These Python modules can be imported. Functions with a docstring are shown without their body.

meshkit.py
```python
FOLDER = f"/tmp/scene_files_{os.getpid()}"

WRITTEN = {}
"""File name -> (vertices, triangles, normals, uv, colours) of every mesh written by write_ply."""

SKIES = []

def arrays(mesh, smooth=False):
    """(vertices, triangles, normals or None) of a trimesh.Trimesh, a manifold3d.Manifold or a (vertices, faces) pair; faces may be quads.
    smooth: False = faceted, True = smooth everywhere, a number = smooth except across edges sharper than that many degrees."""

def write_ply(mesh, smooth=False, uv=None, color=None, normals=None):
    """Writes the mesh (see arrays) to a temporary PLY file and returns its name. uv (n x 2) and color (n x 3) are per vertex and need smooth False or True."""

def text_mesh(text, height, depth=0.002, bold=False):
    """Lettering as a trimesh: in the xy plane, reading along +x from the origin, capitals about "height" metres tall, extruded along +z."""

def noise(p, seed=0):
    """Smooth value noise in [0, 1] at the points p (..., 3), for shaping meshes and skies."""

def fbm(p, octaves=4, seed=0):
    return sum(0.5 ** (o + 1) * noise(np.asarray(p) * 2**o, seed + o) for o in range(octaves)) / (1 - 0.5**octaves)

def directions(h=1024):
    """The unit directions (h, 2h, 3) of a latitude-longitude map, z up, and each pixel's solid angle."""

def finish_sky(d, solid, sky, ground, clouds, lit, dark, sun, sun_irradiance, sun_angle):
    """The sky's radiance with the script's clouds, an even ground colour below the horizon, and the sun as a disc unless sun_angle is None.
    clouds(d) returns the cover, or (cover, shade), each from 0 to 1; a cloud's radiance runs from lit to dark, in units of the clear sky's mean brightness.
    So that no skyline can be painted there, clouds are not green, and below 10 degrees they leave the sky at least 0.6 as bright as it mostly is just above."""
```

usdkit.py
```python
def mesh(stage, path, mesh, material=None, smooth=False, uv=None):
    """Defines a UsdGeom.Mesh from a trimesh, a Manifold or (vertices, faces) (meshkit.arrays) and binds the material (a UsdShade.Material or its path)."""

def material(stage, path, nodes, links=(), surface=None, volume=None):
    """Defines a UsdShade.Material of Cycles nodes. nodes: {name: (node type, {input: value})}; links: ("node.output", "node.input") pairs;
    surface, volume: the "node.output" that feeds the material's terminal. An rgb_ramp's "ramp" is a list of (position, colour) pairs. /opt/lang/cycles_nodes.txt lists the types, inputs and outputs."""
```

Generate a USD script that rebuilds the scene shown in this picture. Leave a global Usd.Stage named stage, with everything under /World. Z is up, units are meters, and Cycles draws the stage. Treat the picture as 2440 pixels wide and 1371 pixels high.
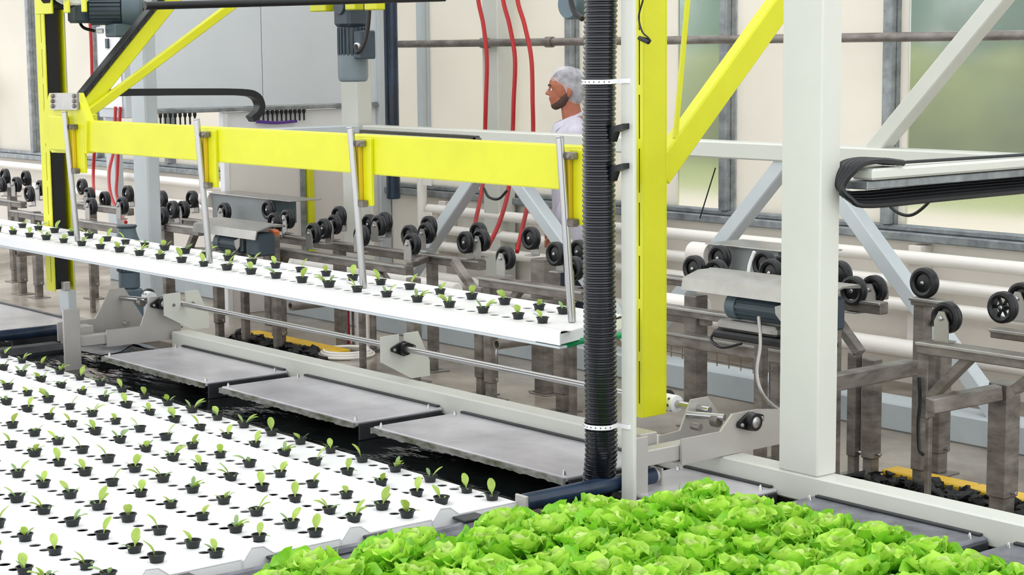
"""Hydroponic greenhouse: white growing channels on a dark pool, a channel lifting gantry, lettuce, roller racks and a worker."""
import math, random
import numpy as np, trimesh, usdkit, meshkit
import manifold3d as m3
from shapely.geometry import Polygon, Point, box as sbox
from shapely.ops import unary_union
from pxr import Usd, UsdGeom, UsdLux, UsdShade, Gf, Sdf

stage = Usd.Stage.CreateInMemory()
UsdGeom.SetStageUpAxis(stage, UsdGeom.Tokens.z)
UsdGeom.SetStageMetersPerUnit(stage, 1.0)
UsdGeom.Xform.Define(stage, '/World')
UsdGeom.Scope.Define(stage, '/World/Looks')
random.seed(7)
RNG = np.random.default_rng(7)

# ------------------------------------------------------------------ camera
cam = UsdGeom.Camera.Define(stage, '/World/camera')
R = [[0.6347077, 0.7726993, -0.0090539], [-0.0935465, 0.0884603, 0.9916773], [0.7670692, -0.6285782, 0.1284297]]
C = (0.0, 0.0, 1.75)
cam.AddTransformOp().Set(Gf.Matrix4d(*R[0], 0, *R[1], 0, *R[2], 0, *C, 1))
cam.CreateHorizontalApertureAttr(36.0)
cam.CreateVerticalApertureAttr(36.0 * 1371 / 2440)
cam.CreateFocalLengthAttr(64.344)
cam.CreateClippingRangeAttr(Gf.Vec2f(0.05, 500))
cam.CreateFStopAttr(0.0)
cam.CreateExposureAttr(-0.72)

# ------------------------------------------------------------------ sky and sun
dome = UsdLux.DomeLight.Define(stage, '/World/sky_light')
dome.CreateIntensityAttr(1.0)
dome.CreateColorAttr(Gf.Vec3f(0.99, 1.0, 1.02))
sun = UsdLux.DistantLight.Define(stage, '/World/sun_light')
sun.CreateIntensityAttr(1.35)
sun.CreateAngleAttr(0.6)
sun.CreateColorAttr(Gf.Vec3f(1.0, 0.97, 0.92))
SUN_AZ, SUN_EL = 238.0, 66.0          # where the sun stands: from the left, a little behind the camera
sun.AddRotateXYZOp().Set(Gf.Vec3f(0, 90 - SUN_EL, SUN_AZ))

# ------------------------------------------------------------------ materials
L = {}
def s2l(c):
    return tuple((v / 12.92 if v <= 0.04045 else ((v + 0.055) / 1.055) ** 2.4) for v in (x / 255 for x in c))
def mat(name, rgb, rough=0.5, metal=0.0, var=0.0, scale=6.0, bump=0.0, bscale=60.0, coat=0.0, rgb2=None, spec=0.5, detail=4, stretch=(1, 1, 1)):
    nodes = {'p': ('principled_bsdf', {'roughness': rough, 'metallic': metal, 'coat_weight': coat, 'specular_ior_level': spec})}
    links = []
    c = s2l(rgb)
    if var or rgb2:
        c2 = s2l(rgb2) if rgb2 else tuple(x * (1 - var) for x in c)
        nodes['g'] = ('geometry', {})
        nodes['m'] = ('mapping', {'scale': tuple(scale * s for s in stretch)})
        nodes['n'] = ('noise_texture', {'scale': 1.0, 'detail': detail, 'roughness': 0.6})
        nodes['r'] = ('rgb_ramp', {'ramp': [(0.3, c2), (0.68, c)]})
        links += [('g.position', 'm.vector'), ('m.vector', 'n.vector'), ('n.fac', 'r.fac'), ('r.color', 'p.base_color')]
    else:
        nodes['p'][1]['base_color'] = c
    if bump:
        nodes['bn'] = ('noise_texture', {'scale': bscale, 'detail': 3.0})
        nodes['bg'] = ('geometry', {})
        nodes['b'] = ('bump', {'strength': bump, 'distance': 0.01})
        links += [('bg.position', 'bn.vector'), ('bn.fac', 'b.height'), ('b.normal', 'p.normal')]
    L[name] = usdkit.material(stage, '/World/Looks/' + name, nodes, links, surface='p.BSDF')
    return L[name]

mat('cream_paint', (209, 211, 202), 0.35, var=0.05, scale=3)
mat('cool_grey_paint', (196, 204, 208), 0.4, var=0.06, scale=3)
mat('yellow_paint', (216, 218, 24), 0.38, rgb2=(208, 208, 22), scale=4)
mat('yellow_dark', (206, 176, 30), 0.5)
mat('dark_gap', (16, 16, 18), 0.7)
mat('black_rubber', (14, 17, 22), 0.36, var=0.3, scale=20)
mat('black_hose', (7, 11, 19), 0.2, coat=0.3)
mat('black_plastic', (10, 12, 15), 0.38)
mat('blue_black_pipe', (36, 58, 84), 0.3, rgb2=(22, 32, 46), scale=5)
mat('motor_blue', (88, 106, 116), 0.45, var=0.15, scale=12)
mat('motor_dark', (62, 76, 86), 0.45, var=0.2, scale=14)
mat('motor_cap', (122, 136, 142), 0.42)
mat('steel', (178, 176, 172), 0.32, metal=0.75, var=0.18, scale=10)
mat('rod_steel', (178, 178, 178), 0.22, metal=0.9)
mat('rack_steel', (146, 140, 134), 0.4, metal=0.35, rgb2=(90, 83, 76), scale=7, stretch=(1, 1, 3))
mat('galvanised', (160, 166, 168), 0.42, metal=0.5, rgb2=(116, 122, 126), scale=14, detail=6)
mat('arm_steel', (190, 187, 182), 0.4, metal=0.35, var=0.12, scale=4)
mat('white_plastic', (238, 238, 238), 0.35, rgb2=(230, 231, 233), scale=3)
mat('white_pipe', (250, 247, 240), 0.35, var=0.04, scale=4)
mat('lower_wall', (240, 234, 224), 0.6, rgb2=(226, 221, 213), scale=1.5)
mat('hood_grey', (150, 156, 158), 0.4, var=0.12, scale=5)
mat('kerb_paint', (190, 198, 202), 0.5, rgb2=(166, 176, 180), scale=2)
mat('slab', (206, 204, 208), 0.2, rgb2=(164, 162, 166), scale=2.6, bump=0.08, bscale=30, detail=6)
mat('slab_edge', (150, 148, 146), 0.6, rgb2=(64, 74, 40), scale=14, detail=5, stretch=(1, 1, 3))
mat('dark_flap', (56, 58, 62), 0.5, rgb2=(28, 30, 32), scale=8)
mat('film', (132, 134, 142), 0.35, rgb2=(58, 60, 66), scale=7, detail=6)
mat('liner', (34, 36, 36), 0.5, rgb2=(18, 20, 18), scale=4)
mat('red_hose', (178, 30, 32), 0.4)
mat('green_hose', (8, 140, 84), 0.35)
mat('seedling', (150, 178, 92), 0.5)
mat('pot_plastic', (20, 26, 26), 0.45)
mat('plug', (34, 44, 34), 0.8)
mat('mat_yellow', (236, 190, 42), 0.5, var=0.15, scale=10)
mat('mat_black', (40, 40, 42), 0.7, rgb2=(14, 14, 15), scale=30)
mat('skin', (172, 104, 78), 0.5, rgb2=(156, 88, 66), scale=14)
mat('beard', (74, 52, 44), 0.8)
mat('shirt', (206, 202, 214), 0.8, rgb2=(188, 186, 200), scale=9)
mat('trousers', (42, 48, 60), 0.8)
mat('hair', (60, 50, 48), 0.8)
mat('white_label', (246, 246, 244), 0.5)
mat('bark', (84, 68, 52), 0.9)
mat('lawn', (168, 172, 92), 0.9, rgb2=(140, 152, 84), scale=0.8)
mat('verge', (232, 214, 196), 0.9, var=0.1, scale=1)
mat('grey_panel', (222, 226, 229), 0.4, rgb2=(206, 212, 218), scale=0.7)
mat('beige_panel', (226, 221, 214), 0.5, rgb2=(218, 212, 206), scale=1)
mat('cable_purple', (92, 56, 140), 0.5)
mat('orange_part', (206, 110, 66), 0.5)

def leafmat(name, a, b, trans=0.35, scale=22):
    L[name] = usdkit.material(stage, '/World/Looks/' + name, {
        'g': ('texture_coordinate', {}), 'n': ('noise_texture', {'scale': scale, 'detail': 3.0}),
        'r': ('rgb_ramp', {'ramp': [(0.3, s2l(a)), (0.7, s2l(b))]}),
        'oi': ('object_info', {}), 'mr': ('map_range', {'from_min': 0.0, 'from_max': 1.0, 'to_min': 0.86, 'to_max': 1.1}),
        'h': ('hsv', {}),
        'p': ('principled_bsdf', {'roughness': 0.42, 'specular_ior_level': 0.4}), 't': ('translucent_bsdf', {}), 'm': ('mix_closure', {'fac': trans})},
        [('g.object', 'n.vector'), ('n.fac', 'r.fac'), ('oi.random', 'mr.value'), ('mr.result', 'h.value'), ('r.color', 'h.color'),
         ('h.color', 'p.base_color'), ('h.color', 't.color'), ('p.BSDF', 'm.closure1'), ('t.BSDF', 'm.closure2')], surface='m.closure')
leafmat('lettuce_outer', (112, 188, 36), (156, 216, 58), 0.28)
leafmat('lettuce_mid', (164, 218, 60), (194, 234, 98), 0.28)
leafmat('lettuce_heart', (204, 234, 126), (222, 242, 156))
leafmat('seed_leaf', (150, 182, 70), (186, 208, 110), 0.3)
leafmat('seed_leaf_dull', (120, 152, 100), (160, 186, 124), 0.3)
leafmat('tree_leaf', (118, 176, 152), (140, 188, 156), 0.3, 2)
leafmat('shrub_leaf', (178, 192, 118), (206, 208, 140), 0.3, 2)

# concrete floor, wet in patches
L['concrete'] = usdkit.material(stage, '/World/Looks/concrete', {
    'g': ('geometry', {}), 'n': ('noise_texture', {'scale': 1.3, 'detail': 6.0, 'roughness': 0.6}), 'n2': ('noise_texture', {'scale': 0.9, 'detail': 3.0}),
    'r': ('rgb_ramp', {'ramp': [(0.35, s2l((112, 102, 90))), (0.55, s2l((158, 150, 139))), (0.7, s2l((190, 181, 166)))]}),
    'rr': ('rgb_ramp', {'ramp': [(0.4, (0.14, 0.14, 0.14)), (0.6, (0.5, 0.5, 0.5))]}), 'p': ('principled_bsdf', {})},
    [('g.position', 'n.vector'), ('g.position', 'n2.vector'), ('n.fac', 'r.fac'), ('r.color', 'p.base_color'), ('n2.fac', 'rr.fac'), ('rr.color', 'p.roughness')], surface='p.BSDF')
# still, nearly black pool water
L['water'] = usdkit.material(stage, '/World/Looks/water', {
    'g': ('geometry', {}), 'm': ('mapping', {'scale': (5.0, 14.0, 1.0)}), 'n': ('noise_texture', {'scale': 1.0, 'detail': 3.0}),
    'b': ('bump', {'strength': 0.25, 'distance': 0.03}), 'p': ('principled_bsdf', {'base_color': s2l((16, 20, 20)), 'roughness': 0.04, 'ior': 1.33})},
    [('g.position', 'm.vector'), ('m.vector', 'n.vector'), ('n.fac', 'b.height'), ('b.normal', 'p.normal')], surface='p.BSDF')
# white twin-wall sheet: scatters the daylight that falls on its outside
def sheet(name, rgb, tr):
    L[name] = usdkit.material(stage, '/World/Looks/' + name, {
        'g': ('geometry', {}), 'n': ('noise_texture', {'scale': 0.9, 'detail': 3.0}), 'r': ('rgb_ramp', {'ramp': [(0.3, tuple(0.93 * v for v in s2l(rgb))), (0.7, s2l(rgb))]}),
        'd': ('diffuse_bsdf', {}), 't': ('translucent_bsdf', {}), 'm': ('mix_closure', {'fac': tr})},
        [('g.position', 'n.vector'), ('n.fac', 'r.fac'), ('r.color', 'd.color'), ('r.color', 't.color'), ('d.BSDF', 'm.closure1'), ('t.BSDF', 'm.closure2')], surface='m.closure')
sheet('white_sheet', (242, 240, 233), 0.55)
# frosted clear sheet: the garden behind shows as soft patches of colour
L['frosted'] = usdkit.material(stage, '/World/Looks/frosted', {
    'f': ('refraction_bsdf', {'color': (0.93, 0.96, 0.95), 'roughness': 0.17, 'IOR': 1.14, 'distribution': 'ggx'}), 'd': ('diffuse_bsdf', {'color': (0.72, 0.74, 0.72)}),
    'm': ('mix_closure', {'fac': 0.16})}, [('f.BSDF', 'm.closure1'), ('d.BSDF', 'm.closure2')], surface='m.closure')
# gauzy hair net
L['hairnet'] = usdkit.material(stage, '/World/Looks/hairnet', {
    't': ('transparent_bsdf', {}), 'd': ('diffuse_bsdf', {'color': (0.86, 0.86, 0.92)}), 'n': ('noise_texture', {'scale': 26.0, 'detail': 2.0}),
    'g': ('geometry', {}), 'r': ('map_range', {'from_min': 0.3, 'from_max': 0.7, 'to_min': 0.22, 'to_max': 0.52}), 'm': ('mix_closure', {})},
    [('g.position', 'n.vector'), ('n.fac', 'r.value'), ('r.result', 'm.fac'), ('t.BSDF', 'm.closure1'), ('d.BSDF', 'm.closure2')], surface='m.closure')

# ------------------------------------------------------------------ mesh helpers
def cat(*ms):
    out = []
    for m in ms:
        out += list(m) if isinstance(m, (list, tuple)) else [m]
    return trimesh.util.concatenate(out)
def hull(p):
    return trimesh.convex.convex_hull(np.asarray(p, float))
def bx(x0, x1, y0, y1, z0, z1, b=0.003):
    x0, x1 = sorted((x0, x1)); y0, y1 = sorted((y0, y1)); z0, z1 = sorted((z0, z1))
    b = min(b, 0.3 * (x1 - x0), 0.3 * (y1 - y0), 0.3 * (z1 - z0))
    if b <= 0.0008:
        return trimesh.creation.box(bounds=[(x0, y0, z0), (x1, y1, z1)])
    pts = []
    for sx in (0, 1):
        for sy in (0, 1):
            for sz in (0, 1):
                c = np.array([(x0, x1)[sx], (y0, y1)[sy], (z0, z1)[sz]])
                s = np.array([1 - 2 * sx, 1 - 2 * sy, 1 - 2 * sz]) * b
                for k in range(3):
                    q = c + s; q[k] = c[k]; pts.append(q)
    return hull(pts)
def frame_to(p, q, up=(0, 0, 1)):
    p, q = np.array(p, float), np.array(q, float)
    d = q - p; n = np.linalg.norm(d); d /= n
    u = np.array(up, float)
    if abs(d @ u) > 0.98: u = np.array([0, 1.0, 0])
    s = np.cross(d, u); s /= np.linalg.norm(s); t = np.cross(s, d)
    T = np.eye(4); T[:3, 0], T[:3, 1], T[:3, 2], T[:3, 3] = d, s, t, p
    return T, n
def bar(p, q, w, h, b=0.004, up=(0, 0, 1)):
    """Square bar from p to q, w across, h along up."""
    T, n = frame_to(p, q, up)
    m = bx(0, n, -w / 2, w / 2, -h / 2, h / 2, b); m.apply_transform(T); return m
def cyl(p, q, r, n=20, r2=None, cap=True):
    """Round bar or cone with slightly eased ends."""
    T, l = frame_to(p, q)
    r2 = r if r2 is None else r2
    e = min(0.12 * min(r, r2), 0.2 * l)
    prof = [(0, 0), (r - e, 0), (r, e), (r2, l - e), (r2 - e, l), (0, l)] if cap else [(r * 0.8, 0), (r, 0), (r2, l), (r2 * 0.8, l), (r * 0.8, 0)]
    m = trimesh.creation.revolve(np.array(prof), sections=n)
    K = np.eye(4); K[:3, :3] = np.array([[0, 0, 1], [1, 0, 0], [0, 1, 0]], float)
    m.apply_transform(T @ K); return m
def lathe(prof, p, d, n=28):
    """Profile of (radius, height) turned about the axis through p along d."""
    T, _ = frame_to(p, np.array(p, float) + np.array(d, float))
    m = trimesh.creation.revolve(np.array(prof, float), sections=n)
    K = np.eye(4); K[:3, :3] = np.array([[0, 0, 1], [1, 0, 0], [0, 1, 0]], float)
    m.apply_transform(T @ K); return m
def smooth_path(pts, k=6):
    pts = np.array(pts, float)
    if len(pts) < 3: return pts
    P = np.vstack([2 * pts[0] - pts[1], pts, 2 * pts[-1] - pts[-2]]); out = []
    for i in range(1, len(P) - 2):
        for t in np.linspace(0, 1, k, endpoint=False):
            a, b, c, d = P[i - 1], P[i], P[i + 1], P[i + 2]
            out.append(0.5 * (2 * b + (c - a) * t + (2 * a - 5 * b + 4 * c - d) * t * t + (3 * b - a - 3 * c + d) * t ** 3))
    return np.array(out + [pts[-1]])
def tube(pts, r, n=8, k=6, flat=None):
    """Cable or pipe swept along a smooth path; flat = (half width, half height) makes a flat band."""
    pts = smooth_path(pts, k) if k else np.array(pts, float)
    rings, s0 = [], None
    for i, p in enumerate(pts):
        d = pts[min(i + 1, len(pts) - 1)] - pts[max(i - 1, 0)]; d /= np.linalg.norm(d) + 1e-12
        if s0 is None:
            u = np.array([0, 0, 1.0]) if abs(d[2]) < 0.9 else np.array([0, 1.0, 0]); s = np.cross(d, u)
        else:
            s = s0 - d * (s0 @ d)
        s /= np.linalg.norm(s) + 1e-12; s0 = s; t = np.cross(s, d)
        a = np.linspace(0, 2 * np.pi, n, endpoint=False)
        rr = r[i] if np.ndim(r) else r
        rings.append(p + (np.outer(np.cos(a), s) + np.outer(np.sin(a), t)) * rr if flat is None else p + np.outer(np.sign(np.cos(a + .01)) * flat[0], s) + np.outer(np.sign(np.sin(a + .01)) * flat[1], t))
    v = np.vstack(rings + [pts[:1], pts[-1:]]); f = []
    for i in range(len(pts) - 1):
        for j in range(n):
            a, b = i * n + j, i * n + (j + 1) % n
            f += [(a, b, b + n), (a, b + n, a + n)]
    e = len(pts) * n
    for j in range(n):
        f += [(e, (j + 1) % n, j), (e + 1, e - n + j, e - n + (j + 1) % n)]
    m = trimesh.Trimesh(v, f, process=False); trimesh.repair.fix_normals(m); return m
def prism(poly, a, b, axis='y'):
    """Flat outline extruded from a to b. axis y: outline in (x, z); axis x: outline in (y, z); axis z: (x, y)."""
    P = poly if isinstance(poly, Polygon) else Polygon(poly)
    if not P.is_valid: P = P.buffer(0)
    m = trimesh.creation.extrude_polygon(P, b - a, engine='earcut')
    v = m.vertices.copy()
    if axis == 'y': v = np.c_[v[:, 0], a + v[:, 2], v[:, 1]]
    elif axis == 'x': v = np.c_[a + v[:, 2], v[:, 0], v[:, 1]]
    else: v = np.c_[v[:, 0], v[:, 1], a + v[:, 2]]
    m = trimesh.Trimesh(v, m.faces, process=False); trimesh.repair.fix_normals(m); return m

# ------------------------------------------------------------------ scene helpers
USED = {}
def numbered(base, name):
    k = base + '/' + name
    USED[k] = USED.get(k, -1) + 1
    return k if USED[k] == 0 else '%s_%03d' % (k, USED[k])
LOC = {}
def tag(p, label=None, cat_=None, group=None, kind=None):
    for k, v in (('label', label), ('category', cat_), ('group', group), ('kind', kind)):
        if v: p.SetCustomDataByKey(k, v)
    return p
def thing(name, label, category, loc=(0, 0, 0), group=None, kind=None):
    path = numbered('/World', name)
    x = UsdGeom.Xform.Define(stage, path)
    x.AddTranslateOp().Set(Gf.Vec3d(*map(float, loc)))
    LOC[path] = np.array(loc, float)
    tag(x.GetPrim(), label, category, group, kind)
    return path
def part(parent, name, m, material, label=None, smooth=32):
    """A mesh given in world coordinates, put under its thing or part."""
    path = numbered(parent, name)
    LOC[path] = LOC[parent]
    v, f = np.array(m.vertices) - LOC[parent], np.array(m.faces)
    g = usdkit.mesh(stage, path, trimesh.Trimesh(v, f, process=False), L[material], smooth)
    if label: g.GetPrim().SetCustomDataByKey('label', label)
    return path
def single(name, m, material, label, category, group=None, kind=None, smooth=32):
    """A thing that is one mesh."""
    path = numbered('/World', name)
    b = m.bounds; o = np.array([(b[0, 0] + b[1, 0]) / 2, (b[0, 1] + b[1, 1]) / 2, b[0, 2]])
    LOC[path] = o
    g = usdkit.mesh(stage, path, trimesh.Trimesh(np.array(m.vertices) - o, np.array(m.faces), process=False), L[material], smooth)
    UsdGeom.Xformable(g).AddTranslateOp().Set(Gf.Vec3d(*map(float, o)))
    tag(g.GetPrim(), label, category, group, kind)
    return path
def struct(name, m, material, label=None, smooth=32):
    return single(name, m, material, label, None, kind='structure', smooth=smooth)
def copy(src, name, loc, rot, scale, label, category, group):
    path = numbered('/World', name)
    x = UsdGeom.Xform.Define(stage, path)
    p = x.GetPrim()
    p.GetReferences().AddInternalReference(src)
    x.ClearXformOpOrder()
    x.AddTranslateOp().Set(Gf.Vec3d(*map(float, loc)))
    x.AddRotateZOp().Set(float(rot))
    x.AddScaleOp().Set(Gf.Vec3f(*(float(scale),) * 3))
    p.SetInstanceable(True)
    tag(p, label, category, group)
    return path
ORD = 'first second third fourth fifth sixth seventh eighth ninth tenth eleventh twelfth thirteenth fourteenth fifteenth sixteenth seventeenth eighteenth nineteenth twentieth'.split()
def nth(i):
    if i < 20: return ORD[i]
    i += 1
    return '%d%s' % (i, 'th' if i // 10 % 10 == 1 else {1: 'st', 2: 'nd', 3: 'rd'}.get(i % 10, 'th'))

# ------------------------------------------------------------------ the setting
WY = 7.6                                              # inner face of the long side wall
struct('floor', bx(-22, 3, 4.74, WY + 0.02, -0.1, 0.0, 0), 'concrete')
struct('ground', bx(-40, 20, WY + 0.12, 40, -0.12, -0.02, 0), 'lawn')
struct('verge', bx(-40, 20, WY + 0.12, 16.0, -0.02, 0.0, 0), 'verge')
struct('pool_floor', bx(-22, 3, -1.0, 4.74, -0.12, 0.05, 0), 'liner')
struct('pool_wall', bx(-22, 3, 4.66, 4.74, 0.05, 0.235, 0.004), 'concrete')
tag(UsdGeom.Mesh.Get(stage, single('pool_water', bx(-22, 3, -1.0, 4.66, 0.05, 0.19, 0), 'water', 'dark still water of the growing pool between the channels and slabs', None, kind='structure')).GetPrim())
# low wall below the glazing, its footing and the galvanised sill rail
w = thing('wall_back', 'long side wall of the greenhouse behind the roller racks', None, kind='structure')
part(w, 'lower_wall', bx(-22, 3, WY, WY + 0.12, 0, 0.76, 0), 'lower_wall')
XM = [-18.6, -17.35, -16.42, -15.1, -13.8, -12.5, -11.2, -10.2, -8.65, -7.315, -6.14, -4.9, -3.65, -2.4, -1.1]
for a, b in zip([-22] + XM, XM + [1.5]):
    pass
CLEAR = {(-7.315, -6.14): 1.46, (-6.14, -4.9): 0.8, (-4.9, -3.65): 0.8, (-3.65, -2.4): 0.8}
for a, b in zip(XM[:-1], XM[1:]):
    zc = {(-7.315, -6.14): None}.get((a, b))
    if (a, b) == (-7.315, -6.14):                     # clear left half, white right half
        part(w, 'frosted_pane', bx(a + 0.02, -7.30 + 0.01, WY + 0.02, WY + 0.032, 0.83, 3.3, 0), 'frosted')
        part(w, 'white_sheet', bx(a + 0.05, b - 0.02, WY + 0.02, WY + 0.036, 0.83, 3.3, 0), 'white_sheet')
    elif a in (-6.14, -4.9, -3.65):
        part(w, 'white_sheet', bx(a + 0.02, a + 0.085, WY + 0.02, WY + 0.036, 0.83, 3.3, 0), 'white_sheet')
        part(w, 'frosted_pane', bx(a + 0.09, b - 0.02, WY + 0.02, WY + 0.032, 0.83, 3.3, 0), 'frosted')
    elif a == -8.65:
        part(w, 'white_sheet', bx(a + 0.02, -7.75, WY + 0.02, WY + 0.036, 0.83, 3.3, 0), 'white_sheet')
        part(w, 'frosted_pane', bx(-7.74, b - 0.02, WY + 0.02, WY + 0.032, 0.83, 3.3, 0), 'frosted')
    else:
        part(w, 'white_sheet', bx(a + 0.02, b - 0.02, WY + 0.02, WY + 0.036, 0.83, 3.3, 0), 'white_sheet')
for x in XM:
    part(w, 'mullion', cat(bx(x - 0.03, x + 0.03, WY - 0.05, WY + 0.045, 0.83, 3.3, 0.004), bx(x + 0.031, x + 0.036, WY - 0.01, WY + 0.04, 0.83, 3.3, 0)), 'cool_grey_paint' if x == -10.2 else 'galvanised')
part(w, 'sill_rail', cat(bx(-22, 3, WY - 0.07, WY + 0.05, 0.755, 0.80, 0.006), bx(-22, 3, WY - 0.03, WY + 0.05, 0.801, 0.83, 0.006)), 'galvanised')
for x in (-9.9, -7.9, -5.9, -4.75):
    part(w, 'pipe_hanger', bx(x - 0.04, x + 0.04, WY - 0.10, WY - 0.001, 0.1, 0.74, 0.004), 'beige_panel')
part(w, 'top_rail', bx(-22, 3, WY - 0.05, WY + 0.05, 3.3, 3.4, 0.006), 'galvanised')
# cream wall column in front of the wall
part(w, 'wall_post', bx(-9.34, -9.18, 7.42, 7.56, 0.0, 3.3, 0.006), 'cream_paint', 'cream column against the wall behind the red hoses')

# low steel kerb that carries the rear frame
struct('kerb', bx(-13, 0, 6.58, 6.76, 0.0, 0.13, 0.008), 'kerb_paint')
# partition across the end of the bay: grey cladding above, beige board below
XE = -10.63
pt = thing('wall_partition', 'grey cladding partition at the end of the bay', None, kind='structure')
for a, b in ((5.64, 6.56), (6.565, 7.52)):
    part(pt, 'panel', bx(XE - 0.06, XE, a, b, 1.395, 3.2, 0.004), 'grey_panel')
part(pt, 'panel_edge', bx(XE - 0.05, XE + 0.02, 5.64, 7.5, 1.365, 1.392, 0.004), 'galvanised')
part(pt, 'corner_post', bx(XE - 0.08, XE + 0.02, 7.5, 7.59, 0, 3.2, 0.004), 'cool_grey_paint')
for a, b in ((6.29, 6.86), (6.87, 7.5)):
    part(pt, 'lower_board', bx(XE - 0.05, XE - 0.01, a, b, 0.0, 1.13, 0.003), 'beige_panel')
part(pt, 'edge_strip', bx(XE - 0.055, XE, 6.245, 6.285, 0.0, 1.36, 0.003), 'white_plastic')
part(pt, 'board_joint', bx(XE - 0.012, XE + 0.004, 6.845, 6.885, 0.0, 1.13, 0.002), 'galvanised')
part(pt, 'yellow_strip', bx(XE - 0.009, XE + 0.03, 6.89, 6.935, 0.0, 1.15, 0.003), 'yellow_paint', 'narrow yellow upright on the beige board')
part(pt, 'upper_board', bx(XE - 0.045, XE - 0.02, 6.29, 7.5, 1.135, 1.36, 0.003), 'white_plastic')
for row in ((5.78, 8), (6.52, 11)):
    for k in range(row[1]):
        y = row[0] + 0.036 * k
        g = part(pt, 'cable_gland', cat(lathe([(0, 0), (0.012, 0), (0.012, 0.02), (0.006, 0.03), (0.006, 0.075), (0, 0.075)], (XE + 0.005, y, 1.365), (0, 0, -1), 10)), 'black_plastic')
part(pt, 'cable_bundle', cat(*[tube([(XE + 0.004, 6.50, 1.30 - 0.006 * k), (XE + 0.012, 6.65, 1.285 - 0.005 * k), (XE + 0.004, 6.82, 1.29 - 0.004 * k)], 0.006, 6, 3) for k in range(3)]), 'cable_purple', 'purple and blue cables bunched under the glands')
dp = single('downpipe', cyl((-9.69, 6.95, 0.8), (-9.69, 6.95, 3.2), 0.045, 20), 'blue_black_pipe', 'thick black vertical pipe in the corner behind the hanging gearmotor', 'pipe')
# heating pipes along the wall
for i, (z, n) in enumerate(((0.685, 'topmost'), (0.555, 'second'), (0.44, 'third'), (0.21, 'lowest and thickest'))):
    struct('trim_%d' % (i + 1), cat(cyl((-9.98, 7.45, z), (0.5, 7.45, z), 0.034 if i < 3 else 0.05, 16)), 'white_pipe', '%s white heating pipe along the low wall' % n)
for i, z in enumerate((0.70, 0.52)):
    struct('trim_%d' % (i + 5), cyl((-21, 7.45, z), (-10.75, 7.45, z), 0.036, 16), 'white_pipe', '%s white heating pipe beyond the partition' % ('upper', 'lower')[i])
single('pipe_manifold', cat(cyl((-10.04, 7.44, 0.15), (-10.04, 7.44, 0.98), 0.034, 16), *[bx(-9.98, -9.88, 7.40, 7.405, z - 0.05, z + 0.05, 0) for z in (0.9, 0.62, 0.44)]), 'white_pipe', 'white upright header pipe where the heating pipes begin by the partition', 'pipe')
# brown-grey pipe rail across the wall at head height
r_ = thing('pipe_rail', 'rust-stained horizontal pipe crossing in front of the white wall sheets', 'pipe')
part(r_, 'rail_pipe', cyl((-10.2, 7.38, 1.80), (-2, 7.38, 1.80), 0.024, 16), 'rack_steel')
for x in (-9.26, -8.62):
    part(r_, 'clamp', cat(cyl((x - 0.03, 7.38, 1.80), (x + 0.03, 7.38, 1.80), 0.034, 14), bx(x - 0.012, x + 0.012, 7.38, 7.5, 1.79, 1.81, 0.002)), 'rack_steel')
# wall bracing wire
single('bracing_wire', cat(tube([(-7.316, 7.500, 1.078), (-7.438, 7.500, 0.783)], 0.004, 6, 0)), 'black_plastic', 'thin dark bracing wire slanting down to the sill rail left of a grey mullion', 'wire')
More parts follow.
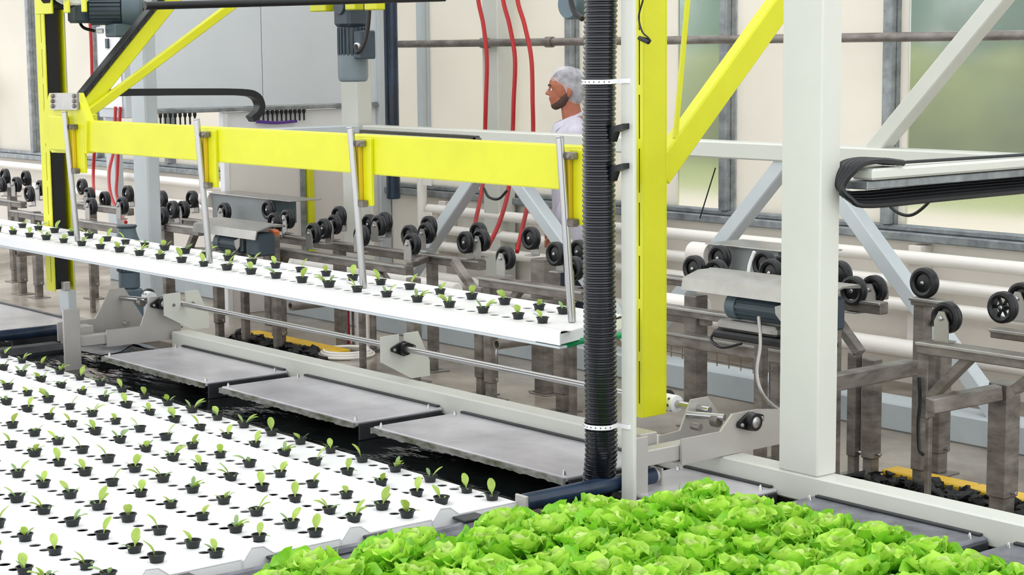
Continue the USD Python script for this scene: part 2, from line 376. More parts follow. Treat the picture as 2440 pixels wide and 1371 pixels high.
# sheds and fittings beyond the partition on the far left
single('wall_notice', bx(-17.35, -16.98, 7.30, 7.33, 1.33, 1.58, 0.003), 'white_label', 'white notice board at the far left edge of the wall', 'notice')
sb = thing('switch_box', 'pale electrical box on the wall behind the yellow brace', 'electrical box')
part(sb, 'box_body', bx(-14.303, -13.821, 7.2, 7.34, 1.22, 1.98, 0.006), 'cool_grey_paint')
part(sb, 'box_door', bx(-14.257, -13.865, 7.188, 7.199, 1.30, 1.95, 0.003), 'white_plastic')
part(sb, 'box_handle', bx(-14.090, -14.045, 7.17, 7.187, 1.80, 1.88, 0.002), 'motor_dark')
part(sb, 'box_post', bx(-14.304, -14.151, 7.25, 7.33, 0.0, 1.22, 0.004), 'cool_grey_paint')

# garden outside the frosted panes
def bush(name, x, y, z0, w, h, n, m, label, trunk=True, seed=0):
    g = np.random.default_rng(seed)
    V, F = [], []
    d = g.normal(size=(n, 3)); d /= np.linalg.norm(d, axis=1)[:, None]
    r = g.uniform(0.55, 1.0, n) ** 0.5
    ctr = d * r[:, None] * np.array([w / 2, w / 2, h / 2]) + np.array([x, y, z0 + h / 2])
    for i in range(n):
        q = trimesh.transformations.random_rotation_matrix(g.random(3))[:3, :3]
        s = g.uniform(0.16, 0.30)
        V.append(ctr[i] + (np.array([[-0.5, 0, 0], [0, -0.28, 0.06], [0.5, 0, 0], [0, 0.28, 0.06]]) * s) @ q.T)
        F += [[4 * i, 4 * i + 1, 4 * i + 2], [4 * i, 4 * i + 2, 4 * i + 3]]
    t = thing(name, label, name.split('_')[-1], (x, y, -0.02), 'garden plants beyond the wall' if False else None)
    part(t, 'foliage', trimesh.Trimesh(np.vstack(V), F, process=False), m, smooth=False)
    part(t, 'trunk', cyl((x, y, -0.02), (x, y, z0 + h * 0.5), 0.09, 10, 0.05), 'bark')
TREES = tuple((-12.2 - 2.7 * i, 24.5 + 0.8 * (i % 3), -0.6, 2.3, 9.2 + 0.3 * (i % 2)) for i in range(6)) + tuple((-13.55 - 2.7 * i, 28.6, -0.6, 2.3, 10.4) for i in range(6))
for i, (x, y, z0, wd, h) in enumerate(TREES):
    bush('garden_tree', x, y, z0, wd, h, 5200, 'tree_leaf', 'blurred green tree outside the frosted panes, %s from the right' % nth(sorted(range(12), key=lambda k: -TREES[k][0]).index(i)), seed=i)
for i, x in enumerate((-11.0, -13.1, -15.2, -17.3, -19.4, -21.5)):
    bush('garden_shrub', x, 21.6 + 0.3 * (i % 2), 0.0, 2.0, 1.75, 1500, 'shrub_leaf', 'blurred yellow-green shrub outside the frosted panes, %s from the right' % nth(i), seed=20 + i)

# overhead greenhouse trusses (above the picture; they throw the bars of shade)
for k, x in enumerate((-12.2, -9.4, -6.6, -3.8)):
    t = cat(bar((x, 1.0, 3.55), (x, 7.6, 3.55), 0.06, 0.08), bar((x, 1.0, 4.05), (x, 7.6, 4.05), 0.06, 0.08))
    n = 11
    for i in range(n):
        a, b = 1.0 + 6.6 * i / n, 1.0 + 6.6 * (i + 1) / n
        t = cat(t, bar((x, a, 3.55 if i % 2 else 4.05), (x, b, 4.05 if i % 2 else 3.55), 0.04, 0.04))
    struct('truss', t, 'galvanised')
struct('wall_plate', bx(-22, 3, 7.52, 7.7, 3.4, 3.6, 0.01), 'galvanised')
for k, y in enumerate((1.0, 2.6)):
    struct('roof_gutter', bx(-22, 3, y, y + 0.16, 4.1, 4.3, 0.01), 'galvanised')

# ------------------------------------------------------------------ cream steel gantry frame
G = 'cream_paint'
gf = thing('gantry_frame', 'large cream and grey painted steel frame spanning from the pool edge to the rear kerb', 'steel frame', (-6.5, 5.6, 0.0))
part(gf, 'base_beam', bx(-8.335, -1.0, 4.555, 4.655, 0.236, 0.33, 0.006), G)
part(gf, 'post', bx(-4.141, -3.968, 4.556, 4.654, 0.3302, 3.4, 0.005), G, 'broad cream post standing on the base beam')
part(gf, 'post', bx(-9.917, -9.739, 5.2, 5.285, 0.0, 3.4, 0.01), 'cool_grey_paint', 'grey post behind the yellow beam')
RX = 6.62 / 6.3
part(gf, 'post', bx(-9.791, -9.611, 6.62, 6.74, 0.13, 3.4, 0.008), G, 'pale post under the hanging gearmotor')
part(gf, 'post', bx(-3.95, -3.83, 6.62, 6.74, 0.13, 3.4, 0.008), G)
zt = 1.292
part(gf, 'rear_beam', bx(-9.532, -2.0, 6.60, 6.72, zt - 0.085, zt, 0.008), G)
XL = -9.532
part(gf, 'side_beam', bx(-9.66, -9.55, 5.29, 6.6, zt - 0.05, zt + 0.0, 0.006), 'cool_grey_paint')
part(gf, 'side_beam', bx(-3.966, -3.87, 4.702, 6.6, 1.318, 1.356, 0.008), G)
part(gf, 'cable_tray', bx(-3.985, -3.885, 4.69, 6.6, 1.287, 1.314, 0.003), 'galvanised')
for (a, b) in (((-5.990, 6.660, 1.232), (-6.811, 6.660, 0.404)), ((-5.816, 6.660, 1.193), (-4.840, 6.660, 0.223)), ((-5.536, 6.660, 1.211), (-4.783, 6.660, 1.972)), ((-8.328, 6.660, 1.135), (-9.089, 6.660, 0.405)), ((-8.212, 6.660, 1.140), (-7.402, 6.660, 0.447))):
    a, b = np.array(a), np.array(b)
    b = b + (b - a) * (1.0 if b[2] > 1.4 else (a[2] - 0.10) / (a[2] - b[2]) - 1)
    part(gf, 'brace', bar(a, b, 0.075, 0.085, 0.006, up=(0, 1, 0)), G if b[2] > 1.4 else 'cool_grey_paint')
zs = 0.47
# plates on the base beam that carry the long shaft
for k, (xa, ya, yb) in enumerate((((-8.30), 4.50, 4.76), ((-6.385), 4.50, 4.76))):
    pl = prism(Polygon([(ya, 0.53), (yb - 0.06, 0.535), (yb, 0.40), (yb, 0.331), (yb - 0.1, 0.331), (ya, 0.42)]).difference(sbox(4.596, 0.47, 4.626, 0.54)).difference(Point(4.611, 0.47).buffer(0.0155)), xa - 0.008, xa, 'x')
    b_ = part(gf, 'bearing_plate', pl, G)
    if k:
        part(b_, 'flange_bearing', cat(hull(np.vstack([np.c_[np.full(9, s), 4.611 + c[0] + c[2] * np.cos(np.linspace(0, 2 * np.pi, 9)), zs + c[1] + c[2] * np.sin(np.linspace(0, 2 * np.pi, 9))] for s in (xa + 0.001, xa + 0.016) for c in ((-0.052, 0, 0.012), (0, 0, 0.034), (0.052, 0, 0.012))])), lathe([(0.014, 0), (0.03, 0), (0.027, 0.024), (0.014, 0.024), (0.014, 0)], (xa + 0.012, 4.611, zs), (1, 0, 0), 20)), 'black_plastic', 'black flanged bearing')
        for s in (-0.052, 0.052):
            part(b_, 'bolt', lathe([(0, 0), (0.008, 0), (0.006, 0.007), (0, 0.008)], (xa + 0.016, 4.611 + s, zs), (1, 0, 0), 8), 'rod_steel')
    else:
        for s in (-0.055, 0.055):
            part(b_, 'bolt', lathe([(0, 0), (0.009, 0), (0.007, 0.006), (0, 0.007)], (xa, 4.611 + s, zs), (1, 0, 0), 8), 'rack_steel')
single('drive_shaft', cyl((-8.42, 4.611, zs), (-4.52, 4.611, zs), 0.0135, 16), 'rod_steel', 'long slim steel shaft running above the base beam through two bearing plates', 'shaft')
# cables looped round the right-hand side beam
cb = thing('cable_loop', 'bundle of black cables looped round the end of the cream side beam', 'cable', (-3.93, 4.72, 1.3))
for k in range(5):
    x = -3.975 + 0.02 * k
    z0, z1 = 1.287 - 0.02 - 0.008 * k, 1.356 + 0.012
    part(cb, 'cable', tube([(x, 6.5, z0), (x, 5.2, z0), (x, 4.72, z0), (x - 0.004 * k, 4.655 - 0.004 * k, z0 + 0.025), (x - 0.008 * k, 4.64 - 0.006 * k, (z0 + z1) / 2), (x, 4.665, z1), (x + 0.01, 4.75, z1 + 0.012), (x + 0.02, 4.86, z1)], 0.0105, 7, 5), 'black_rubber')
part(cb, 'cable', tube([(-4.247, 5.200, 1.229), (-4.185, 5.200, 1.172), (-4.118, 5.200, 1.156), (-4.055, 5.200, 1.188), (-3.975, 5.200, 1.266)], 0.006, 7, 5), 'black_rubber', 'slack cable hanging below the beam')
part(cb, 'top_cable', tube([(-3.90, 4.86, 1.356 + 0.012), (-3.90, 5.6, 1.356 + 0.008), (-3.90, 6.5, 1.356 + 0.008)], 0.006, 7, 4), 'black_rubber')

# ------------------------------------------------------------------ yellow lifting carriage
Y = 'yellow_paint'
BT, BB = 1.419, 1.261
lc = thing('lifting_carriage', 'bright yellow lifting carriage with a long beam, two slotted columns and steel rods', 'lifting frame', (-6.5, 4.1, 0.5))
part(lc, 'beam', bx(-8.602, -4.66, 4.22, 4.28, BB, BT, 0.005), Y)
def column(x0, x1, open_right, z0, z1=2.7):
    y0, y1 = 4.45, 4.57
    xw = (x0, x0 + 0.008) if open_right else (x1 - 0.008, x1)
    part(lc, 'column_web', bx(xw[0], xw[1], y0 + 0.0065, y1 - 0.0065, z0, z1, 0.001), Y)
    sl, z = [], z0 + 0.05
    while z < z1 - 0.2:
        sl.append((z, z + 0.155)); z += 0.19
    xc = (x0 + x1) / 2 + 0.012 if open_right else x1 - 0.017
    fl = Polygon([(x0, z0), (x1, z0), (x1, z1), (x0, z1)])
    for a, b in sl:
        fl = fl.difference(sbox(xc - 0.004, a, xc + 0.004, b))
    part(lc, 'column_flange', prism(fl, y0, y0 + 0.006, 'y'), Y, 'slotted front face of the column')
    part(lc, 'column_flange', bx(x0, x1, y1 - 0.006, y1, z0, z1, 0.001), Y)
    xb = (x0 + 0.01, x1 - 0.012) if open_right else (x0 + 0.012, x1 - 0.01)
    part(lc, 'lifting_belt', bx(xb[0], xb[1], y0 + 0.012, y1 - 0.03, z0 + 0.01, z1, 0.002), 'dark_gap', 'black belt inside the column')
CLX0, CLX1 = -9.562, -9.456
column(CLX0, CLX1, True, 0.437)
CRX = -4.698
column(CRX - 0.1, CRX, False, 0.437)
part(lc, 'belt_end', bx(CLX1 - 0.006, CLX1 + 0.03, 4.49, 4.53, 0.438, 0.49, 0.003), 'arm_steel')
# big bent bracket at the left end of the beam
pb = [(-8.981, 4.205, 1.465), (-8.913, 4.205, 1.553), (-8.604, 4.205, 1.557), (-8.499, 4.205, 1.419), (-8.514, 4.205, 1.254), (-8.913, 4.205, 1.244), (-9.002, 4.205, 1.304)]
part(lc, 'end_bracket', cat(prism([(p[0], p[2]) for p in pb], 4.208, 4.25, 'y')), Y)
part(lc, 'bracket_block', bx(-9.005, -8.856, 4.2505, 4.449, BB + 0.02, BT + 0.02, 0.004), Y)
part(lc, 'bracket_fold', bx(-8.883, -8.693, 4.182, 4.204, BB, BT + 0.02, 0.01), Y)
pm = [(-8.865, 4.180, 1.554), (-8.562, 4.180, 1.558), (-8.570, 4.180, 1.473), (-8.873, 4.180, 1.467)]
mp = part(lc, 'mounting_plate', prism([(p[0], p[2]) for p in pm], 4.192, 4.204, 'y'), 'steel', 'grey steel plate with six bolts')
for (px, pz) in ((-8.837, 1.539), (-8.840, 1.513), (-8.842, 1.487), (-8.592, 1.542), (-8.594, 1.517), (-8.596, 1.492)):
    part(mp, 'bolt', lathe([(0, 0), (0.011, 0), (0.011, 0.008), (0.008, 0.011), (0, 0.012)], (px, 4.192, pz), (0, -1, 0), 8), 'rack_steel')
# diagonal braces behind each column
part(lc, 'brace', bar((-4.800, 4.618, 1.296), np.array((-4.800, 5.362, 2.009)) * 1.75 - np.array((-4.800, 4.618, 1.296)) * 0.75, 0.06, 0.098, 0.006), Y)
part(lc, 'brace_rod', bar((-4.780, 4.691, 1.428), np.array((-4.780, 4.759, 1.986)) * 2 - np.array((-4.780, 4.691, 1.428)), 0.014, 0.018, 0.002), Y)
part(lc, 'brace', bar((-9.100, 4.493, 1.464), np.array((-9.100, 5.129, 2.138)) * 1.6 - np.array((-9.100, 4.493, 1.464)) * 0.6, 0.05, 0.082, 0.006), Y)
part(lc, 'brace', bar((-9.050, 4.474, 1.427), np.array((-9.050, 5.501, 2.083)) * 1.6 - np.array((-9.050, 4.474, 1.427)) * 0.6, 0.04, 0.046, 0.004), Y)
dga, dgb = np.array((-9.100, 4.461, 1.514)), np.array((-9.100, 5.050, 2.136))
dg = part(lc, 'cable_chain', bar(dga, dgb, 0.07, 0.03, 0.003), 'black_plastic', 'black cable chain along the left brace')
for k in range(12):
    c = dga + (dgb - dga) * (0.04 + 0.08 * k) + np.array([0.037, 0, -0.006])
    part(dg, 'chain_link', bar(c, c + np.array([0.004, 0.02, 0.021]), 0.004, 0.012, 0.001), 'black_rubber')
# steel rods that hold the lifted channel, each behind a yellow hanger tab
for k, (pxt, pxb, zt_, t0, t1, zb) in enumerate(((-8.643, -8.627, 1.459, -8.635, -8.534, 1.154), (-7.301, -7.303, 1.452, -7.312, -7.231, 1.148), (-6.079, -6.071, 1.448, -6.086, -6.014, 1.137), (-4.801, -4.790, 1.449, -4.808, -4.736, 1.145))):
    xr = (pxt + pxb) / 2
    part(lc, 'hanger_tab', bx(t0, t1, 4.205, 4.22, zb, BT - 0.012, 0.002), Y)
    part(lc, 'hanger_fold', bx(t0 - 0.004, t0 + 0.018, 4.186, 4.204, zb, BT - 0.03, 0.002), 'yellow_dark')
    part(lc, 'rod_clamp', cat(bx(t0 - 0.002, t0 + 0.045, 4.175, 4.204, BT - 0.045, BT - 0.02, 0.003), cyl((t0 + 0.036, 4.204, BT - 0.032), (t0 + 0.036, 4.165, BT - 0.032), 0.008, 8)), 'rack_steel')
    part(lc, 'rod_clamp', cat(bx(t0 + 0.002, t0 + 0.05, 4.175, 4.204, zb - 0.005, zb + 0.022, 0.003)), 'rack_steel')
    part(lc, 'hanger_rod', cat(cyl((xr - 0.018, 4.165, zt_), (xr + 0.008, 4.195, 0.802), 0.0145, 18), cyl((xr - 0.02, 4.165, zt_), (xr - 0.02, 4.165, zt_ + 0.006), 0.0155, 18)), 'rod_steel', 'polished round steel rod')
# pulley head on top of the left column
part(lc, 'pulley_plate', bx(-9.408, -9.207, 4.38, 4.392, 1.968, 2.4, 0.003), Y)
part(lc, 'pulley_plate', bx(-9.107, -9.048, 4.40, 4.412, 1.970, 2.4, 0.003), Y)
part(lc, 'pulley_plate', bx(-8.901, -8.853, 4.40, 4.412, 1.970, 2.4, 0.003), Y)
part(lc, 'pulley', lathe([(0.02, 0), (0.11, 0), (0.12, 0.004), (0.105, 0.012), (0.105, 0.08), (0.12, 0.088), (0.11, 0.095), (0.02, 0.095)], (-9.167, 4.46, 2.13), (1, 0, 0), 32), 'cream_paint')
part(lc, 'belt_wheel', lathe([(0.02, 0), (0.1, 0), (0.11, 0.01), (0.11, 0.09), (0.1, 0.1), (0.02, 0.1)], (-9.313, 4.46, 2.10), (1, 0, 0), 32), 'black_rubber')

# cream guide posts beside the columns
single('guide_post', bx(-4.417, -4.355, 4.085, 4.10, 0.05, 3.0, 0.003), G, 'slim cream upright beside the corrugated hose and yellow column', 'post')
single('guide_post', bx(-9.724, -9.606, 4.60, 4.65, 0.0, 3.0, 0.004), 'cool_grey_paint', 'slim pale upright behind the left yellow column', 'post')

# ------------------------------------------------------------------ black corrugated hose strapped to the cream post
HX, HY, HR = -4.487, 4.06, 0.0555
hz = thing('corrugated_hose', 'thick black corrugated hose standing beside the cream upright', 'hose', (HX, HY, 0.2))
prof, z, i = [], 0.24, 0
path = lambda z: (HX - 0.035 * max(0, (0.42 - z) / 0.2) ** 1.5 + 0.006 * math.sin(3.1 * z), HY - 0.008 * math.sin(2 * z))
V, F, n = [], [], 28
zz = []
while z < 2.6:
    zz += [(z, HR * 0.93), (z + 0.004, HR), (z + 0.0105, HR), (z + 0.0135, HR * 0.93)]; z += 0.0168
for (zv, r) in zz:
    cx, cy = path(zv)
    a = np.linspace(0, 2 * np.pi, n, endpoint=False)
    V.append(np.c_[cx + r * np.cos(a), cy + r * np.sin(a), np.full(n, zv)])
m = len(zz)
for i in range(m - 1):
    for j in range(n):
        a, b = i * n + j, i * n + (j + 1) % n
        F += [(a, b, b + n), (a, b + n, a + n)]
part(hz, 'hose_wall', trimesh.Trimesh(np.vstack(V), F, process=False), 'black_hose', smooth=25)
part(hz, 'hose_mouth', lathe([(HR * 0.8, 0), (HR * 0.97, 0), (HR * 0.97, 0.05), (HR * 0.8, 0.05), (HR * 0.8, 0)], (path(0.2)[0], path(0.2)[1], 0.195), (0, 0, 1)), 'black_hose')
for zc in (1.646, 0.501):
    SX, SY = path(zc)
    pts = [(SX + (HR + 0.003) * math.cos(a), SY + (HR + 0.003) * math.sin(a), zc) for a in np.linspace(math.pi * 0.75, math.pi * 1.94, 14)] + [(-4.43, 4.08, zc + 0.002), (-4.375, 4.080, zc + 0.004), (-4.368, 4.09, zc + 0.004)]
    sp = part(hz, 'strap', tube(pts, 0, 4, 0, flat=(0.0012, 0.0075)), 'white_plastic', 'white perforated strap')
    for k in range(2, 14):
        a = math.pi * 0.75 + k * math.pi * 1.19 / 13
        part(sp, 'strap_hole', cyl((SX + (HR + 0.0035) * math.cos(a), SY + (HR + 0.0035) * math.sin(a), zc), (SX + (HR + 0.0052) * math.cos(a), SY + (HR + 0.0052) * math.sin(a), zc), 0.0022, 8), 'black_plastic')
for zc in (1.500, 1.371):
    part(hz, 'hose_clip', prism([(HX + 0.03, zc - 0.035), (HX + 0.055, zc + 0.0), (-4.374, zc + 0.012), (-4.374, zc - 0.006), (HX + 0.07, zc - 0.018), (HX + 0.055, zc - 0.05)], 4.055, 4.083, 'y'), 'black_plastic')
cw = thing('hanging_wire', 'thin black wire with a plug hanging on the yellow column', 'wire', (-4.679, 4.430, 1.834))
part(cw, 'wire', tube([(-4.675, 4.430, 1.920), (-4.696, 4.430, 1.863), (-4.679, 4.430, 1.812), (-4.648, 4.430, 1.790), (-4.637, 4.430, 1.778), (-4.658, 4.430, 1.787), (-4.692, 4.430, 1.793)], 0.0035, 6, 5), 'black_plastic')
part(cw, 'wire_plug', cyl((-4.684, 4.420, 1.790), (-4.635, 4.420, 1.774), 0.008, 10), 'black_plastic')
cg = thing('cable_reel', 'grey round housing with a black cable beside the top of the corrugated hose', 'cable housing', (-4.895, 4.300, 1.903))
part(cg, 'housing', lathe([(0, 0), (0.05, 0), (0.055, 0.008), (0.055, 0.05), (0.05, 0.058), (0, 0.058)], np.array((-5.007, 4.400, 1.914)) - np.array([0, 0.03, 0]), (0, 1, 0), 24), 'motor_blue')
part(cg, 'cable', tube([(-4.945, 4.330, 1.956), (-4.936, 4.330, 1.911), (-4.914, 4.330, 1.879), (-4.878, 4.330, 1.859)], 0.011, 8, 5), 'black_rubber')
gh = thing('green_hose', 'short green hose end at the right end of the lifted channel', 'hose', (-4.683, 4.100, 0.754))
part(gh, 'hose_pipe', tube([(-4.736, 4.100, 0.740), (-4.705, 4.100, 0.740), (-4.688, 4.120, 0.748), (-4.656, 4.150, 0.758), (-4.578, 4.300, 0.774)], [0.011] * 25, 10, 6), 'green_hose')
part(gh, 'hose_end', lathe([(0.008, 0), (0.0125, 0), (0.0125, 0.014), (0.008, 0.014), (0.008, 0)], (-4.738, 4.100, 0.740), (0.98, 0.1, -0.05), 12), 'motor_dark')

# ------------------------------------------------------------------ motors overhead
def ribbed(r, l, p, d, n=22, mid=0.0):
    """Cooling-finned barrel."""
    T, _ = frame_to(p, np.array(p, float) + np.array(d, float))
    pl = []
    for k in range(2 * n):
        for q in (0, 1):
            rr = r if k % 2 == 0 else r * 0.9
            a = (k + q * 0.98) * math.pi / n
            pl.append((rr * math.cos(a), rr * math.sin(a)))
    m = trimesh.creation.extrude_polygon(Polygon(pl).buffer(0), l, engine='earcut')
    K = np.eye(4); K[:3, :3] = np.array([[0, 0, 1], [1, 0, 0], [0, 1, 0]], float)
    m.apply_transform(T @ K); return m
gx, gy = -9.251, 6.35
mr = 0.092
hm = thing('gearmotor', 'dark blue-grey gearmotor hanging vertically in front of the pale post', 'motor', (gx, gy, 1.6))
part(hm, 'fan_cover', lathe([(0, 0), (mr * 0.8, 0), (mr * 0.93, 0.008), (mr, 0.03), (mr, 0.16), (mr * 0.95, 0.165), (0, 0.165)], (gx, gy, 1.572), (0, 0, 1), 32), 'motor_cap')
z1 = 1.728
part(hm, 'finned_body', ribbed(mr * 1.0, 0.17, (gx, gy, z1), (0, 0, 1)), 'motor_dark')
part(hm, 'gear_housing', cat(bx(gx - 0.085, gx + 0.085, gy - 0.085, gy + 0.085, z1 + 0.172, z1 + 0.6, 0.02), cyl((gx, gy - 0.084, z1 + 0.30), (gx, gy - 0.10, z1 + 0.30), 0.055, 20)), 'motor_dark')
tb = part(hm, 'terminal_box', bx(gx + 0.095, gx + 0.175, gy - 0.06, gy + 0.05, z1 - 0.02, z1 + 0.15, 0.008), 'motor_dark')
part(tb, 'cable_gland', lathe([(0, 0), (0.018, 0), (0.018, 0.025), (0.01, 0.032), (0, 0.032)], (gx + 0.15, gy - 0.061, z1 + 0.06), (0.5, -1, 0), 12), 'white_plastic')
part(hm, 'motor_cable', tube([(gx + 0.16, gy - 0.09, z1 + 0.06), (gx + 0.2, gy - 0.1, z1 + 0.02), (gx + 0.24, gy - 0.07, z1 + 0.10), (gx + 0.27, gy - 0.06, z1 + 0.3), (gx + 0.27, gy - 0.06, z1 + 0.7)], 0.014, 8, 5), 'black_rubber')
for x0, x1, zb in ((gx - 0.28, gx - 0.11, 1.996), (gx + 0.10, gx + 0.2, 1.998), (gx + 0.3, gx + 0.42, 1.993)):
    part(hm, 'mounting_bracket', bx(x0, x1, gy - 0.12, gy - 0.05, zb, zb + 0.25, 0.006), Y, 'yellow mounting bracket')
part(hm, 'drive_wheel', lathe([(0, 0), (0.05, 0), (0.055, 0.01), (0.055, 0.05), (0.05, 0.06), (0, 0.06)], (gx - 0.16, gy - 0.18, z1 + 0.46), (0, 1, 0), 24), 'black_rubber')
lx, ly, lz = -9.409, 4.86, 1.995
lm = thing('gearmotor', 'blue-grey gearmotor lying across the top of the left yellow column', 'motor', (lx, ly, 1.95))
part(lm, 'finned_body', ribbed(0.082, 0.17, (lx - 0.1, ly - 0.1, lz), (0.55, 0.83, 0)), 'motor_dark')
part(lm, 'fan_cover', lathe([(0, 0), (0.085, 0), (0.09, 0.005), (0.088, 0.1), (0.07, 0.115), (0, 0.117)], (lx, ly + 0.045, lz), (0.55, 0.83, 0), 32), 'motor_blue')
part(lm, 'fan_grille', cat(lathe([(0, 0), (0.04, 0), (0.04, 0.006), (0, 0.006)], (lx + 0.063, ly + 0.142, lz), (0.55, 0.83, 0), 20), *[bar(np.array((lx + 0.068, ly + 0.149, lz)), np.array((lx + 0.068 - 0.05 * math.cos(a) * 0.83, ly + 0.149 + 0.05 * math.cos(a) * 0.55, lz + 0.05 * math.sin(a))), 0.005, 0.005, 0.001) for a in np.linspace(0, 2 * math.pi, 9)[:-1]]), 'black_plastic')
part(lm, 'terminal_box', bx(lx - 0.06, lx + 0.06, ly - 0.04, ly + 0.09, lz - 0.15, lz - 0.075, 0.008), 'motor_blue')
part(lm, 'gear_housing', cat(bx(lx - 0.2, lx - 0.08, ly - 0.2, ly - 0.06, lz - 0.07, lz + 0.16, 0.015)), 'motor_dark')
part(lm, 'cable_gland', lathe([(0, 0), (0.014, 0), (0.014, 0.03), (0.008, 0.04), (0, 0.04)], (lx - 0.06, ly - 0.05, lz - 0.115), (-0.8, -0.6, 0), 12), 'white_plastic')
part(lm, 'motor_cable', tube([(lx - 0.1, ly - 0.08, lz - 0.115), (lx - 0.17, ly - 0.12, lz - 0.09), (lx - 0.21, ly - 0.12, lz - 0.02), (lx - 0.19, ly - 0.14, lz + 0.2)], 0.009, 8, 5), 'black_rubber')
single('overhead_bar', cyl((-8.400, 4.503, 1.991), (-8.400, 6.408, 2.052), 0.021, 14), 'black_plastic', 'long black shaft running overhead between the two gearmotors', 'shaft')
# black energy chain arching over the left side beam
ec = [(-9.500, 4.862, 1.534), (-9.500, 5.033, 1.533), (-9.500, 5.359, 1.528), (-9.500, 5.698, 1.519), (-9.500, 5.802, 1.496), (-9.500, 5.836, 1.440), (-9.500, 5.816, 1.391), (-9.500, 5.769, 1.357)]
single('energy_chain', tube(ec, 0, 4, 7, flat=(0.035, 0.02)), 'black_plastic', 'flat black energy chain bending down onto the grey side beam', 'cable chain', smooth=30)
single('cable_bar', cat(tube([(-6.239, 4.320, 1.426), (-5.839, 4.320, 1.425), (-5.511, 4.320, 1.424), (-5.475, 4.320, 1.419), (-5.457, 4.320, 1.405)], 0, 4, 5, flat=(0.012, 0.0065))), 'black_plastic', 'long black cable strip with a hooked end lying just above the yellow beam', 'cable')

# ------------------------------------------------------------------ cross transfer arms over the pool edge
def transfer(x, y0, yt, ya, y1, zb, ztop, ze, where, n):
    t = thing('transfer_arm', 'grey steel transfer arm with a bearing ear, %s' % where, 'transfer arm', (x, y0, 0.19))
    part(t, 'end_plate', bx(x - 0.012, x, y0, y0 + 0.09, 0.05, ze - 0.02, 0.002), 'arm_steel')
    part(t, 'slide_tube', bx(x - 0.075, x - 0.014, y0 + 0.05, ya + 0.1, zb + 0.012, ztop - 0.02, 0.004), 'arm_steel')
    out = Polygon([(ya, zb), (ya, ztop), (ya + 0.19, ztop), (ya + 0.25, ze), (ya + 0.38, ze), (y1, ztop + 0.02), (y1, zb)])
    part(t, 'arm_plate', prism(out, x - 0.01, x, 'x'), 'arm_steel')
    part(t, 'arm_flange', bx(x - 0.05, x - 0.0105, ya, y1, zb, zb + 0.008, 0.001), 'arm_steel')
    y2 = ya - 0.16 if n == 0 else ya + 0.075
    out2 = Polygon([(y2, zb + 0.02), (y2, ztop + 0.03), (ya + 0.09 if n else ya + 0.05, ztop + 0.03), (ya + 0.14, ze + 0.03), (ya + 0.22, ze + 0.03), (ya + 0.33, ztop), (ya + 0.33, zb + 0.02)])
    if n: out2 = Polygon([(4.42, zb + 0.02), (4.42, 0.395), (4.52, 0.40), (4.575, 0.505), (4.66, 0.505), (4.73, 0.42), (4.73, zb + 0.02)])
    xr_ = x - 0.23 if n == 0 else x - 0.185
    part(t, 'rear_plate', prism(out2, xr_, xr_ + 0.008, 'x'), 'arm_steel')
    part(t, 'spacer_block', bx(x - 0.2, x - 0.1, ya - 0.1, ya - 0.02, zb + 0.03, ztop + 0.015, 0.003), 'arm_steel')
    part(t, 'cross_shaft', cyl((xr_ + 0.01, ya + 0.2, ze - 0.02), (x - 0.03, ya + 0.24, ze - 0.015), 0.013, 16), 'rod_steel')
    part(t, 'clamp_screw', cyl((x - 0.08, ya + 0.23, ze - 0.03), (x - 0.05, ya + 0.235, ze - 0.03), 0.024, 14), 'rack_steel')
    part(t, 'clamp_screw', cyl((x - 0.1, ya + 0.15, ztop + 0.012), (x - 0.06, ya + 0.15, ztop + 0.012), 0.014, 12), 'rack_steel')
    yc, zc = ya + 0.33, ze - 0.035
    if n == 0: yc = ya + 0.31
    fb = part(t, 'flange_bearing', cat(hull(np.vstack([np.c_[np.full(9, s), yc + c[0] + c[2] * np.cos(np.linspace(0, 2 * np.pi, 9)), zc + c[1] + c[2] * np.sin(np.linspace(0, 2 * np.pi, 9))] for s in (x + 0.0005, x + 0.016) for c in ((-0.05, -0.006, 0.014), (0, 0, 0.034), (0.05, 0.006, 0.014))])), lathe([(0.018, 0), (0.034, 0), (0.031, 0.026), (0.018, 0.026), (0.018, 0)], (x + 0.012, yc, zc), (1, 0, 0), 20)), 'black_plastic', 'black flanged bearing')
    part(fb, 'bearing_core', lathe([(0, 0), (0.02, 0), (0.02, 0.018), (0.012, 0.022), (0, 0.022)], (x + 0.02, yc, zc), (1, 0, 0), 16), 'rod_steel')
    for s in (-1, 1):
        part(fb, 'bolt', lathe([(0, 0), (0.008, 0), (0.006, 0.007), (0, 0.008)], (x + 0.016, yc + 0.05 * s, zc + 0.006 * s), (1, 0, 0), 8), 'rod_steel')
    cp = part(t, 'shaft_coupling', lathe([(0, 0), (0.03, 0), (0.031, 0.002), (0.031, 0.058), (0.03, 0.06), (0, 0.06)], (x - 0.345, 4.611, zs), (1, 0, 0), 24), 'white_plastic', 'pale round shaft coupling')
    for a in (0.9, 1.7, 2.6):
        for dx in (0.016, 0.042):
            part(cp, 'coupling_screw', cyl((x - 0.345 + dx, 4.611 - 0.031 * math.sin(a), zs + 0.031 * math.cos(a)), (x - 0.345 + dx, 4.611 - 0.0325 * math.sin(a), zs + 0.0325 * math.cos(a)), 0.005, 8), 'motor_dark')
    part(t, 'rear_bearing', lathe([(0, 0), (0.04, 0), (0.04, 0.014), (0.03, 0.02), (0.014, 0.02), (0, 0.02)], (x - 0.37, 4.632, zs), (1, 0, 0), 20), 'black_plastic')
transfer(-8.35, 3.967, 4.06, 4.20, 4.62, 0.285, 0.37, 0.515, 'at the left end of the long shaft', 0)
transfer(-4.40, 4.105, 4.2, 4.354, 5.0, 0.332, 0.42, 0.475, 'between yellow column and broad post', 1)
